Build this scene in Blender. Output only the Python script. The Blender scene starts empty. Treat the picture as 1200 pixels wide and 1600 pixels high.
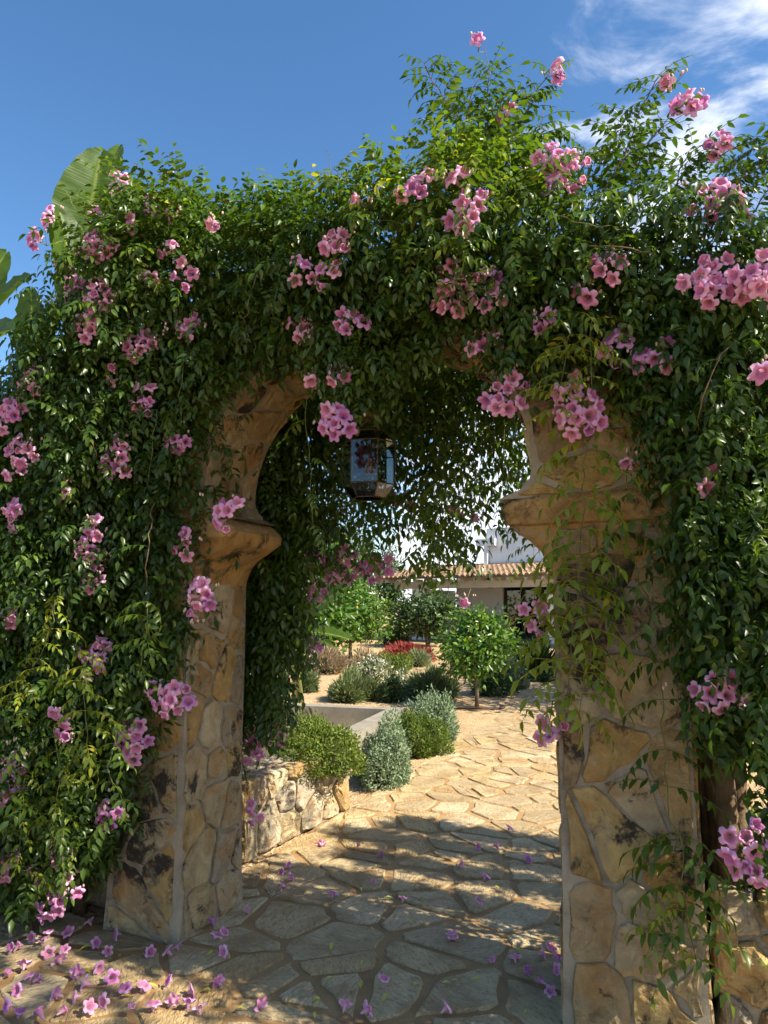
import bpy, math, random
import numpy as np
from mathutils import Vector, Matrix
random.seed(7)
RNG = np.random.default_rng(11)
S = bpy.context.scene
C = S.collection

# ------------------------------------------------------------------ camera, sky, sun, exposure
F = 1109.0; EYE = 1.6; PITCH = math.radians(7.5)
cam = bpy.data.cameras.new('camera'); camo = bpy.data.objects.new('camera', cam); C.objects.link(camo)
camo.location = (0, 0, EYE); camo.rotation_euler = (math.radians(90) + PITCH, 0, 0)
cam.sensor_fit = 'HORIZONTAL'; cam.sensor_width = 36; cam.lens = F / 1200 * 36
cam.clip_start = 0.05; cam.clip_end = 3000
S.camera = camo

SUN_EL = math.radians(43); SUN_AZ = math.radians(-26.5)          # direction towards the sun, angle from +X
to_sun = Vector((math.cos(SUN_EL) * math.cos(SUN_AZ), math.cos(SUN_EL) * math.sin(SUN_AZ), math.sin(SUN_EL)))
sl = bpy.data.lights.new('sun', 'SUN'); sl.energy = 5.0; sl.angle = math.radians(0.5); sl.color = (1.0, 0.92, 0.77)
so = bpy.data.objects.new('sun', sl); C.objects.link(so); so.location = (8, -3, 9)
so.rotation_euler = to_sun.to_track_quat('Z', 'Y').to_euler()

W = bpy.data.worlds.new('World'); S.world = W; W.use_nodes = True
nt = W.node_tree; nt.nodes.clear()
def wn(t, **k):
    n = nt.nodes.new(t)
    for a, b in k.items(): setattr(n, a, b)
    return n
sky = wn('ShaderNodeTexSky', sky_type='NISHITA', sun_disc=False)
sky.sun_elevation = SUN_EL; sky.sun_rotation = math.radians(90) - SUN_AZ
sky.air_density = 1.0; sky.dust_density = 0.3; sky.ozone_density = 1.6; sky.altitude = 100
tc = wn('ShaderNodeTexCoord'); sx = wn('ShaderNodeSeparateXYZ'); nt.links.new(tc.outputs['Generated'], sx.inputs[0])
zc = wn('ShaderNodeMath', operation='MAXIMUM'); nt.links.new(sx.outputs['Z'], zc.inputs[0]); zc.inputs[1].default_value = 0.06
dx = wn('ShaderNodeMath', operation='DIVIDE'); nt.links.new(sx.outputs['X'], dx.inputs[0]); nt.links.new(zc.outputs[0], dx.inputs[1])
dy = wn('ShaderNodeMath', operation='DIVIDE'); nt.links.new(sx.outputs['Y'], dy.inputs[0]); nt.links.new(zc.outputs[0], dy.inputs[1])
cx = wn('ShaderNodeCombineXYZ'); nt.links.new(dx.outputs[0], cx.inputs[0]); nt.links.new(dy.outputs[0], cx.inputs[1])
mp = wn('ShaderNodeMapping'); nt.links.new(cx.outputs[0], mp.inputs[0]); mp.inputs['Rotation'].default_value = (0, 0, 0.9); mp.inputs['Scale'].default_value = (1.0, 1.2, 1); mp.inputs['Location'].default_value = (4.1, 0.3, 0)
n1 = wn('ShaderNodeTexNoise'); n1.inputs['Scale'].default_value = 3.3; n1.inputs['Detail'].default_value = 10; n1.inputs['Roughness'].default_value = 0.58; n1.inputs['Distortion'].default_value = 0.35
nt.links.new(mp.outputs[0], n1.inputs['Vector'])
# cloud field thickens towards +X and towards the horizon
gx = wn('ShaderNodeMapRange'); gx.inputs['From Min'].default_value = -0.1; gx.inputs['From Max'].default_value = 0.5; gx.inputs['To Min'].default_value = -0.28; gx.inputs['To Max'].default_value = 0.10
nt.links.new(dx.outputs[0], gx.inputs['Value'])
gz = wn('ShaderNodeMapRange'); gz.inputs['From Min'].default_value = 0.32; gz.inputs['From Max'].default_value = 0.05; gz.inputs['To Min'].default_value = 0.0; gz.inputs['To Max'].default_value = 0.34
nt.links.new(sx.outputs['Z'], gz.inputs['Value'])
ad = wn('ShaderNodeMath', operation='ADD'); nt.links.new(n1.outputs['Fac'], ad.inputs[0]); nt.links.new(gx.outputs[0], ad.inputs[1])
ad2 = wn('ShaderNodeMath', operation='ADD'); nt.links.new(ad.outputs[0], ad2.inputs[0]); nt.links.new(gz.outputs[0], ad2.inputs[1])
cr = wn('ShaderNodeMapRange', interpolation_type='SMOOTHSTEP'); cr.inputs['From Min'].default_value = 0.50; cr.inputs['From Max'].default_value = 0.80; cr.inputs['To Max'].default_value = 0.85
nt.links.new(ad2.outputs[0], cr.inputs['Value'])
mx = wn('ShaderNodeMix', data_type='RGBA'); nt.links.new(cr.outputs[0], mx.inputs['Factor'])
hs = wn('ShaderNodeHueSaturation'); hs.inputs['Saturation'].default_value = 1.22; hs.inputs['Value'].default_value = 1.0
nt.links.new(sky.outputs[0], hs.inputs['Color'])
nt.links.new(hs.outputs[0], mx.inputs[6]); mx.inputs[7].default_value = (6.6, 6.8, 7.2, 1)
bg = wn('ShaderNodeBackground'); bg.inputs['Strength'].default_value = 0.095; nt.links.new(mx.outputs[2], bg.inputs['Color'])
wo = wn('ShaderNodeOutputWorld'); nt.links.new(bg.outputs[0], wo.inputs['Surface'])

vs = S.view_settings; vs.view_transform = 'Standard'; vs.look = 'None'; vs.gamma = 1; vs.exposure = 1.22; vs.use_curve_mapping = False
S.cycles.max_bounces = 4; S.cycles.diffuse_bounces = 2; S.cycles.glossy_bounces = 2; S.cycles.transparent_max_bounces = 8; S.cycles.adaptive_threshold = 0.02

# ------------------------------------------------------------------ coordinates
OX, OY = -0.976, 3.62; WA = math.radians(-22.5)
EU = np.array([math.cos(WA), math.sin(WA), 0.0]); EN = np.array([-EU[1], EU[0], 0.0]); EZ = np.array([0, 0, 1.0])
ORG = np.array([OX, OY, 0.0])
def uvz(u, v, z): return ORG + EU * u + EN * v + EZ * z
def uvza(a):
    a = np.asarray(a, float); return ORG + a[:, :1] * EU + a[:, 1:2] * EN + a[:, 2:3] * EZ
def ray(px, py):
    a = (px - 600) / F; b = -(py - 800) / F
    return np.array([a, math.cos(PITCH) - b * math.sin(PITCH), math.sin(PITCH) + b * math.cos(PITCH)])
def terr(x, y): return 0.02 * min(max(y - 10.0, 0.0), 22.0)
def gnd(px, py, z=None):
    d = ray(px, py)
    if z is not None:
        t = (z - EYE) / d[2]; return np.array([0, 0, EYE]) + d * t
    t = 0.5
    while t < 90:
        p = np.array([0, 0, EYE]) + d * t
        if p[2] <= terr(p[0], p[1]): return p
        t += 0.01 if t < 12 else 0.03
    return p
def onwall(px, py, v):                       # pixel -> (u, z) on a plane parallel to the wall
    d = ray(px, py); t = (v + ORG @ EN) / (d @ EN); P = d * t + np.array([0, 0, EYE])
    return float((P - ORG) @ EU), float(P[2])
def atdepth(px, py, Y):
    d = ray(px, py); return np.array([0, 0, EYE]) + d * (Y / d[1])
def inpoly(pts, poly):
    pts = np.asarray(pts); x, y = pts[:, 0], pts[:, 1]; r = np.zeros(len(pts), bool); n = len(poly)
    for i in range(n):
        x1, y1 = poly[i]; x2, y2 = poly[(i + 1) % n]
        if y1 == y2: continue
        r ^= ((y1 > y) != (y2 > y)) & (x < (x2 - x1) * (y - y1) / (y2 - y1) + x1)
    return r

# ------------------------------------------------------------------ object helpers
WL = {}                                       # world locations of parents
def put(o, parent, loc):
    C.objects.link(o); loc = np.asarray(loc, float)
    WL[o] = loc
    if parent is not None:
        o.parent = parent; o.location = Vector(loc - WL[parent])
    else: o.location = Vector(loc)
    return o
def tag(o, label=None, cat=None, group=None, kind=None):
    if label: o['label'] = label
    if cat: o['category'] = cat
    if group: o['group'] = group
    if kind: o['kind'] = kind
    return o
def empty(name, loc, parent=None):
    o = bpy.data.objects.new(name, None); o.empty_display_size = 0.1
    return put(o, parent, loc)
def npmesh(name, V, Fc, mat, smooth=True, attrs=None):
    """V (n,3); Fc list of arrays of same-size faces or single array"""
    me = bpy.data.meshes.new(name)
    if not isinstance(Fc, list) or np.ndim(Fc[0]) < 2: Fc = [np.asarray(Fc)]
    Fc = [np.asarray(f, np.int32) for f in Fc if len(f)]
    V = np.asarray(V, np.float32)
    nl = sum(f.size for f in Fc); npoly = sum(len(f) for f in Fc)
    me.vertices.add(len(V)); me.vertices.foreach_set('co', V.ravel())
    me.loops.add(nl); me.polygons.add(npoly)
    me.loops.foreach_set('vertex_index', np.concatenate([f.ravel() for f in Fc]))
    tot = np.concatenate([np.full(len(f), f.shape[1], np.int32) for f in Fc]); st = np.concatenate([[0], np.cumsum(tot)[:-1]]).astype(np.int32)
    me.polygons.foreach_set('loop_start', st); me.polygons.foreach_set('loop_total', tot)
    me.polygons.foreach_set('use_smooth', np.full(npoly, smooth, bool))
    for k, a in (attrs or {}).items():
        at = me.attributes.new(k, 'FLOAT', 'POINT'); at.data.foreach_set('value', np.asarray(a, np.float32))
    me.update(calc_edges=True); me.validate()
    if mat: me.materials.append(mat)
    return me
def mobj(name, V, Fc, mat, parent=None, loc=None, smooth=False, attrs=None):
    """world-space vertices; origin at loc (default: parent's place or bottom centre)"""
    V = np.asarray(V, float)
    if loc is None:
        loc = (V.min(0) + V.max(0)) / 2
        if parent is None: loc[2] = V[:, 2].min()
    me = npmesh(name, V - np.asarray(loc), Fc, mat, smooth, attrs)
    return put(bpy.data.objects.new(name, me), parent, loc)
class MB:                                     # small mesh collector, mixed polygons
    def __init__(s): s.v = []; s.f = []
    def add(s, vs, fs):
        b = len(s.v); s.v += [tuple(map(float, p)) for p in vs]; s.f += [tuple(b + i for i in f) for f in fs]
    def box(s, c, ax, ay, az, hx, hy, hz):
        c = np.asarray(c, float); ax, ay, az = map(np.asarray, (ax, ay, az))
        P = [c + ax * hx * i + ay * hy * j + az * hz * k for k in (-1, 1) for j in (-1, 1) for i in (-1, 1)]
        s.add(P, [(0, 2, 3, 1), (4, 5, 7, 6), (0, 1, 5, 4), (2, 6, 7, 3), (0, 4, 6, 2), (1, 3, 7, 5)])
    def tube(s, pts, r, n=6, cap=True):
        pts = [np.asarray(p, float) for p in pts]; m = len(pts)
        rr = r if hasattr(r, '__len__') else [r] * m
        b = len(s.v); up = np.array([0.31, 0.17, 0.94])
        for i, p in enumerate(pts):
            t = pts[min(i + 1, m - 1)] - pts[max(i - 1, 0)]; t = t / (np.linalg.norm(t) + 1e-9)
            x = np.cross(t, up)
            if np.linalg.norm(x) < 1e-3: x = np.cross(t, np.array([1.0, 0, 0]))
            x /= np.linalg.norm(x); y = np.cross(t, x)
            for k in range(n):
                a = 2 * math.pi * k / n; s.v.append(tuple(p + (x * math.cos(a) + y * math.sin(a)) * rr[i]))
        for i in range(m - 1):
            for k in range(n):
                s.f.append((b + i * n + k, b + i * n + (k + 1) % n, b + (i + 1) * n + (k + 1) % n, b + (i + 1) * n + k))
        if cap:
            s.f.append(tuple(b + k for k in range(n))[::-1]); s.f.append(tuple(b + (m - 1) * n + k for k in range(n)))
    def ball(s, c, rx, ry=None, rz=None, n=8, m=5):
        ry = ry or rx; rz = rz or rx; c = np.asarray(c, float); b = len(s.v)
        for i in range(m + 1):
            th = math.pi * i / m
            for k in range(n):
                a = 2 * math.pi * k / n; s.v.append(tuple(c + np.array([rx * math.sin(th) * math.cos(a), ry * math.sin(th) * math.sin(a), rz * math.cos(th)])))
        for i in range(m):
            for k in range(n): s.f.append((b + i * n + k, b + (i + 1) * n + k, b + (i + 1) * n + (k + 1) % n, b + i * n + (k + 1) % n))
    def mesh(s, name, mat, off=(0, 0, 0), smooth=False):
        me = bpy.data.meshes.new(name); o = np.asarray(off, float)
        me.from_pydata([tuple(np.asarray(p) - o) for p in s.v], [], s.f); me.validate()
        if smooth: me.polygons.foreach_set('use_smooth', [True] * len(me.polygons))
        me.materials.append(mat); return me
    def obj(s, name, mat, parent=None, loc=None, smooth=False):
        A = np.asarray(s.v)
        if loc is None:
            loc = (A.min(0) + A.max(0)) / 2
            if parent is None: loc[2] = A[:, 2].min()
        return put(bpy.data.objects.new(name, s.mesh(name, mat, loc, smooth)), parent, loc)

# ------------------------------------------------------------------ materials
MATS = {}
def mat(name, rough=0.7, spec=0.3):
    m = bpy.data.materials.new(name); m.use_nodes = True; MATS[name] = m
    b = m.node_tree.nodes['Principled BSDF']; b.inputs['Roughness'].default_value = rough; b.inputs['Specular IOR Level'].default_value = spec
    return m, m.node_tree, b
def nd(t, ty, ins=None, **k):
    n = t.nodes.new(ty)
    for a, b in k.items(): setattr(n, a, b)
    for a, b in (ins or {}).items(): n.inputs[a].default_value = b
    return n
def ramp(t, src, stops):
    r = t.nodes.new('ShaderNodeValToRGB'); e = r.color_ramp.elements
    while len(e) < len(stops): e.new(0.5)
    for x, (p, c) in zip(e, stops): x.position = p; x.color = (*c, 1)
    t.links.new(src, r.inputs[0]); return r.outputs[0]
def noise(t, vec, scale, detail=5, rough=0.6, dist=0.0):
    n = nd(t, 'ShaderNodeTexNoise', {'Scale': scale, 'Detail': detail, 'Roughness': rough, 'Distortion': dist})
    t.links.new(vec, n.inputs['Vector']); return n.outputs['Fac']
def mixc(t, fac, a, b, mode='MIX'):
    m = nd(t, 'ShaderNodeMix', data_type='RGBA', blend_type=mode)
    for s, x in ((0, fac), (6, a), (7, b)):
        if isinstance(x, (int, float)): m.inputs[s].default_value = x
        elif isinstance(x, tuple): m.inputs[s].default_value = (*x, 1)
        else: t.links.new(x, m.inputs[s])
    return m.outputs[2]
def mth(t, op, a, b=None):
    m = nd(t, 'ShaderNodeMath', operation=op)
    for i, x in enumerate((a, b)):
        if x is None: continue
        if isinstance(x, (int, float)): m.inputs[i].default_value = x
        else: t.links.new(x, m.inputs[i])
    return m.outputs[0]
def bump(t, b, h, strength=0.5, dist=0.02):
    n = nd(t, 'ShaderNodeBump', {'Strength': strength, 'Distance': dist}); t.links.new(h, n.inputs['Height']); t.links.new(n.outputs[0], b.inputs['Normal'])

def stone_mat(name, cols, lichen=0.5, pale=0.4, scale=1.0, mort=0.0):
    m, t, b = mat(name, 0.85, 0.2)
    g = nd(t, 'ShaderNodeNewGeometry'); oi = nd(t, 'ShaderNodeObjectInfo'); pos = g.outputs['Position']
    off = nd(t, 'ShaderNodeVectorMath', operation='MULTIPLY_ADD'); t.links.new(oi.outputs['Random'], off.inputs[0]); off.inputs[1].default_value = (13, 7, 29); t.links.new(pos, off.inputs[2])
    vec = off.outputs[0]
    base = ramp(t, oi.outputs['Random'], [(i / max(1, len(cols) - 1), c) for i, c in enumerate(cols)])
    n1 = noise(t, vec, 9 * scale, 8, 0.65, 0.6)
    v1 = ramp(t, n1, [(0.30, (0.36, 0.30, 0.23)), (0.44, (0.80, 0.74, 0.66)), (0.56, (1.05, 1.0, 0.93)), (0.72, (1.4, 1.3, 1.15))])
    c1 = mixc(t, 0.85, base, v1, 'MULTIPLY')
    n2 = noise(t, vec, 5.5 * scale, 4, 0.55, 1.2)
    rust = ramp(t, n2, [(0.50, (0, 0, 0)), (0.66, (1, 1, 1))])
    c2 = mixc(t, mth(t, 'MULTIPLY', rust, 0.55), c1, (0.40, 0.20, 0.055))
    n3 = noise(t, vec, 7 * scale, 10, 0.72, 0.4); n3b = noise(t, pos, 2.6 * scale, 3, 0.5)
    lk = ramp(t, mth(t, 'ADD', mth(t, 'MULTIPLY', n3, 0.62), mth(t, 'MULTIPLY', n3b, 0.45)), [(0.565, (0, 0, 0)), (0.615, (1, 1, 1))])
    c3 = mixc(t, mth(t, 'MULTIPLY', lk, lichen), c2, (0.035, 0.03, 0.026))
    n4 = noise(t, vec, 11 * scale, 9, 0.7, 0.8)
    pk = ramp(t, n4, [(0.58, (0, 0, 0)), (0.68, (1, 1, 1))])
    c4 = mixc(t, mth(t, 'MULTIPLY', pk, pale), c3, (0.55, 0.47, 0.34))
    if mort:                                   # lime mortar smeared over the faces
        n5 = noise(t, pos, 5.0, 7, 0.62, 1.4); mk = ramp(t, n5, [(0.55, (0, 0, 0)), (0.62, (1, 1, 1))])
        c4 = mixc(t, mth(t, 'MULTIPLY', mk, mort), c4, (0.36, 0.29, 0.19))
    t.links.new(c4, b.inputs['Base Color'])
    nf = noise(t, vec, 70 * scale, 8, 0.7); hb = mth(t, 'ADD', mth(t, 'MULTIPLY', n1, 1.0), mth(t, 'MULTIPLY', nf, 0.35))
    bump(t, b, hb, 1.0, 0.035)
    return m
M_PST = stone_mat('pillar_stone', [(0.36, 0.25, 0.10), (0.46, 0.38, 0.22), (0.34, 0.30, 0.22), (0.50, 0.36, 0.13), (0.37, 0.28, 0.16), (0.50, 0.43, 0.28), (0.29, 0.21, 0.11), (0.48, 0.33, 0.12)], 0.95, 0.45, mort=.4)
M_WST = stone_mat('wall_stone', [(0.54, 0.46, 0.3), (0.38, 0.34, 0.28), (0.5, 0.37, 0.16), (0.42, 0.30, 0.15), (0.33, 0.30, 0.27), (0.5, 0.42, 0.27)], 0.55, 0.4)
M_CAP = stone_mat('capital_stone', [(0.46, 0.29, 0.11), (0.44, 0.28, 0.11)], 0.85, 0.2, 0.9, mort=.5)
M_TST = stone_mat('tower_stone', [(0.40, 0.30, 0.20), (0.44, 0.34, 0.22)], 0.1, 0.3, 0.5)

def mortar_mat():
    m, t, b = mat('mortar', 0.95, 0.1); g = nd(t, 'ShaderNodeNewGeometry'); p = g.outputs['Position']
    n1 = noise(t, p, 6, 8, 0.65, 0.4); n2 = noise(t, p, 60, 6, 0.7)
    c = ramp(t, n1, [(0.3, (0.20, 0.165, 0.11)), (0.5, (0.33, 0.28, 0.20)), (0.7, (0.42, 0.35, 0.24))])
    n3 = noise(t, p, 3.2, 9, 0.7, 0.5); k = ramp(t, n3, [(0.56, (0, 0, 0)), (0.66, (1, 1, 1))])
    c = mixc(t, mth(t, 'MULTIPLY', k, 0.6), c, (0.07, 0.06, 0.045))
    t.links.new(c, b.inputs['Base Color']); bump(t, b, mth(t, 'ADD', n1, mth(t, 'MULTIPLY', n2, 0.4)), 0.9, 0.02); return m
M_MOR = mortar_mat()

def flag_mat():
    m, t, b = mat('flagstone', 0.72, 0.35)
    g = nd(t, 'ShaderNodeNewGeometry'); oi = nd(t, 'ShaderNodeObjectInfo'); p = g.outputs['Position']
    vr = nd(t, 'ShaderNodeVectorRotate', rotation_type='Z_AXIS'); t.links.new(p, vr.inputs['Vector'])
    t.links.new(mth(t, 'MULTIPLY', oi.outputs['Random'], 3.0), vr.inputs['Angle'])
    mpn = nd(t, 'ShaderNodeMapping'); mpn.inputs['Scale'].default_value = (1.0, 2.3, 1); t.links.new(vr.outputs[0], mpn.inputs[0])
    tool = noise(t, mpn.outputs[0], 27, 4, 0.65, 0.5)           # chisel strokes
    n1 = noise(t, p, 4, 7, 0.6, 0.5); n2 = noise(t, p, 60, 6, 0.7)
    base = ramp(t, oi.outputs['Random'], [(0, (0.45, 0.34, 0.19)), (0.25, (0.59, 0.48, 0.29)), (0.5, (0.51, 0.37, 0.18)), (0.75, (0.62, 0.51, 0.33)), (1, (0.43, 0.33, 0.19))])
    v1 = ramp(t, n1, [(0.3, (0.62, 0.55, 0.45)), (0.5, (1, 0.96, 0.9)), (0.7, (1.15, 1.1, 1.0))])
    c = mixc(t, 0.85, base, v1, 'MULTIPLY')
    dirt = ramp(t, tool, [(0.36, (1, 1, 1)), (0.5, (0, 0, 0))])
    c = mixc(t, mth(t, 'MULTIPLY', dirt, 0.55), c, (0.26, 0.17, 0.08))
    w = ramp(t, n1, [(0.40, (1, 1, 1)), (0.56, (0, 0, 0))]); c = mixc(t, mth(t, 'MULTIPLY', w, 0.4), c, (0.36, 0.22, 0.09))
    t.links.new(c, b.inputs['Base Color'])
    bump(t, b, mth(t, 'ADD', mth(t, 'MULTIPLY', tool, 1.0), mth(t, 'MULTIPLY', n2, 0.3)), 1.0, 0.03); return m
M_FLAG = flag_mat()

def simple(name, c, rough=0.7, spec=0.3, var=0.25, scale=8, bs=0.3, c2=None, bscale=None):
    m, t, b = mat(name, rough, spec); g = nd(t, 'ShaderNodeNewGeometry'); n = noise(t, g.outputs['Position'], scale, 6, 0.6)
    hi = c2 or tuple(x * (1 + var) for x in c)
    col = ramp(t, n, [(0.3, tuple(x * (1 - var) for x in c)), (0.7, hi)]); t.links.new(col, b.inputs['Base Color'])
    if bs: bump(t, b, noise(t, g.outputs['Position'], bscale or scale * 8, 6, 0.7), bs, 0.01)
    return m
def gravel_mat():
    m, t, b = mat('gravel', 0.9, 0.15); p = nd(t, 'ShaderNodeNewGeometry').outputs['Position']
    vo = nd(t, 'ShaderNodeTexVoronoi', {'Scale': 55.0}); t.links.new(p, vo.inputs['Vector'])
    n = noise(t, p, 1.3, 5); n2 = noise(t, p, 18, 6, 0.7)
    c = ramp(t, n, [(0.3, (0.40, 0.275, 0.15)), (0.7, (0.54, 0.40, 0.24))])
    sp = nd(t, 'ShaderNodeSeparateColor'); t.links.new(vo.outputs['Color'], sp.inputs[0])
    c = mixc(t, 0.8, c, ramp(t, sp.outputs[0], [(0, (0.6, 0.55, 0.5)), (1, (1.35, 1.3, 1.25))]), 'MULTIPLY')
    c = mixc(t, 0.6, c, ramp(t, n2, [(0.3, (0.7, 0.66, 0.6)), (0.7, (1.2, 1.2, 1.2))]), 'MULTIPLY')
    t.links.new(c, b.inputs['Base Color']); bump(t, b, mth(t, 'ADD', vo.outputs['Distance'], n2), 0.7, 0.02); return m
M_GRAVEL = gravel_mat()
def bed_mat():
    m, t, b = mat('path_bed', 0.85, 0.25); p = nd(t, 'ShaderNodeNewGeometry').outputs['Position']
    n = noise(t, p, 3, 7, 0.65); n2 = noise(t, p, 110, 5, 0.7)
    c = ramp(t, n, [(0.3, (0.24, 0.14, 0.06)), (0.7, (0.42, 0.265, 0.12))])
    c = mixc(t, 0.7, c, ramp(t, n2, [(0.3, (0.6, 0.6, 0.6)), (0.7, (1.3, 1.3, 1.3))]), 'MULTIPLY')
    t.links.new(c, b.inputs['Base Color']); bump(t, b, mth(t, 'ADD', n, mth(t, 'MULTIPLY', n2, 0.3)), 0.8, 0.012); return m
M_BED = bed_mat()

def leaf_mat(name, stops, rough=0.33, spec=0.55, trans=0.3, tcol=(1.6, 1.7, 0.5)):
    m = bpy.data.materials.new(name); m.use_nodes = True; t = m.node_tree; b = t.nodes['Principled BSDF']; o = t.nodes['Material Output']
    a = nd(t, 'ShaderNodeAttribute', attribute_name='tint'); c = ramp(t, a.outputs['Fac'], stops)
    t.links.new(c, b.inputs['Base Color']); b.inputs['Roughness'].default_value = rough; b.inputs['Specular IOR Level'].default_value = spec
    tr = nd(t, 'ShaderNodeBsdfTranslucent'); t.links.new(mixc(t, 1.0, c, tcol, 'MULTIPLY'), tr.inputs['Color'])
    mx = nd(t, 'ShaderNodeMixShader', {0: trans}); t.links.new(b.outputs[0], mx.inputs[1]); t.links.new(tr.outputs[0], mx.inputs[2]); t.links.new(mx.outputs[0], o.inputs['Surface'])
    MATS[name] = m; return m
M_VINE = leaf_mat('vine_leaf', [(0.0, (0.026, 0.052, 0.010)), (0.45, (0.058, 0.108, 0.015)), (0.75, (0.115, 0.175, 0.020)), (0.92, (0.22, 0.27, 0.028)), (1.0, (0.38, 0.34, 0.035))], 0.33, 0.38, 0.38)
M_CITRUS = leaf_mat('citrus_leaf', [(0, (0.035, 0.085, 0.014)), (0.5, (0.075, 0.16, 0.022)), (1, (0.18, 0.27, 0.035))], 0.35, 0.5, 0.3)
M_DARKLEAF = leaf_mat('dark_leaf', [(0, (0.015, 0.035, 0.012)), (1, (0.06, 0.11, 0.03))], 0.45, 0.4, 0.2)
M_GREY = leaf_mat('grey_leaf', [(0, (0.12, 0.17, 0.09)), (0.5, (0.22, 0.29, 0.17)), (1, (0.34, 0.40, 0.26))], 0.8, 0.1, 0.2, (1.1, 1.2, 0.8))
M_LAV = leaf_mat('lavender_leaf', [(0, (0.10, 0.15, 0.06)), (0.5, (0.22, 0.28, 0.12)), (0.9, (0.36, 0.40, 0.22)), (1, (0.36, 0.31, 0.38))], 0.8, 0.1, 0.2, (1.1, 1.2, 0.7))
M_GREEN = leaf_mat('shrub_leaf', [(0, (0.05, 0.085, 0.018)), (0.6, (0.13, 0.18, 0.030)), (1, (0.27, 0.29, 0.06))], 0.6, 0.25, 0.3)
M_DRY = leaf_mat('dry_stem', [(0, (0.22, 0.16, 0.08)), (0.5, (0.42, 0.33, 0.19)), (0.8, (0.55, 0.45, 0.36)), (1, (0.75, 0.60, 0.56))], 0.85, 0.1, 0.3, (1.1, 1.0, 0.9))
M_RED = leaf_mat('red_flower', [(0, (0.10, 0.05, 0.03)), (0.5, (0.34, 0.07, 0.06)), (1, (0.50, 0.16, 0.13))], 0.8, 0.1, 0.3, (1.2, 0.9, 0.9))
M_WHITEF = leaf_mat('white_flower', [(0, (0.10, 0.14, 0.05)), (0.6, (0.18, 0.22, 0.08)), (0.75, (0.7, 0.66, 0.6)), (1, (0.8, 0.76, 0.72))], 0.8, 0.1, 0.3, (1.1, 1.1, 0.9))

def petal_mat():
    m = bpy.data.materials.new('petal'); m.use_nodes = True; t = m.node_tree; b = t.nodes['Principled BSDF']; o = t.nodes['Material Output']
    a = nd(t, 'ShaderNodeAttribute', attribute_name='tint'); oi = nd(t, 'ShaderNodeObjectInfo')
    c = ramp(t, a.outputs['Fac'], [(0.0, (0.66, 0.44, 0.50)), (0.2, (0.70, 0.34, 0.46)), (0.32, (0.70, 0.20, 0.38)), (0.5, (0.79, 0.37, 0.56)), (0.72, (0.82, 0.46, 0.65)), (1.0, (0.86, 0.58, 0.74))])
    c = mixc(t, 1.0, c, ramp(t, oi.outputs['Random'], [(0, (0.80, 0.66, 0.94)), (0.5, (1, 0.92, 0.98)), (1, (1.08, 1.08, 1.02))]), 'MULTIPLY')
    t.links.new(c, b.inputs['Base Color']); b.inputs['Roughness'].default_value = 0.6; b.inputs['Specular IOR Level'].default_value = 0.2
    tr = nd(t, 'ShaderNodeBsdfTranslucent'); t.links.new(c, tr.inputs['Color'])
    mx = nd(t, 'ShaderNodeMixShader', {0: 0.35}); t.links.new(b.outputs[0], mx.inputs[1]); t.links.new(tr.outputs[0], mx.inputs[2]); t.links.new(mx.outputs[0], o.inputs['Surface']); return m
M_PETAL = petal_mat()
M_BUD = simple('bud', (0.55, 0.42, 0.28), 0.7, 0.2, 0.3, 60, 0, (0.68, 0.46, 0.42))
M_STEM = simple('vine_stem', (0.14, 0.15, 0.05), 0.7, 0.2, 0.4, 20, 0.2)
M_WOOD = simple('vine_wood', (0.16, 0.11, 0.065), 0.9, 0.15, 0.4, 14, 0.8, bscale=45)
M_BARK = simple('bark', (0.14, 0.11, 0.08), 0.9, 0.15, 0.35, 20, 0.6)
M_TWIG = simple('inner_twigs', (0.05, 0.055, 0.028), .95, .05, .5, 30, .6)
M_WHITE = simple('white_render', (0.74, 0.73, 0.71), 0.9, 0.1, 0.05, 2, 0.15)
M_BEAM = simple('pale_beam', (0.52, 0.48, 0.42), 0.8, 0.2, 0.1, 4, 0.1)
M_TILE = simple('roof_tile', (0.24, 0.14, 0.085), 0.85, 0.15, 0.4, 5, 0.3, (0.36, 0.25, 0.16))
M_DARKWOOD = simple('dark_wood', (0.035, 0.027, 0.022), 0.6, 0.3, 0.3, 10, 0.2)
M_CONC = simple('concrete', (0.24, 0.215, 0.17), 0.9, 0.15, 0.2, 6, 0.4)
M_SANDY = simple('basin_floor', (0.46, 0.37, 0.25), 0.9, 0.1, 0.15, 6, 0.3)
M_BRASS = simple('aged_brass', (0.07, 0.052, 0.03), 0.55, 0.5, 0.4, 30, 0.2); MATS['aged_brass'].node_tree.nodes['Principled BSDF'].inputs['Metallic'].default_value = 0.6
M_RUST = simple('rusty_iron', (0.20, 0.085, 0.04), 0.8, 0.3, 0.4, 40, 0.4)
M_IRON = simple('black_iron', (0.03, 0.03, 0.03), 0.6, 0.4, 0.2, 20, 0.2)
M_LEMON = simple('lemon_skin', (0.50, 0.46, 0.05), 0.45, 0.4, 0.25, 6, 0.2)
M_ORANGE = simple('orange_skin', (0.60, 0.38, 0.05), 0.45, 0.4, 0.25, 6, 0.2)
M_HOSE = simple('drip_hose', (0.05, 0.03, 0.025), 0.6, 0.3, 0.2, 20, 0)
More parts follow.
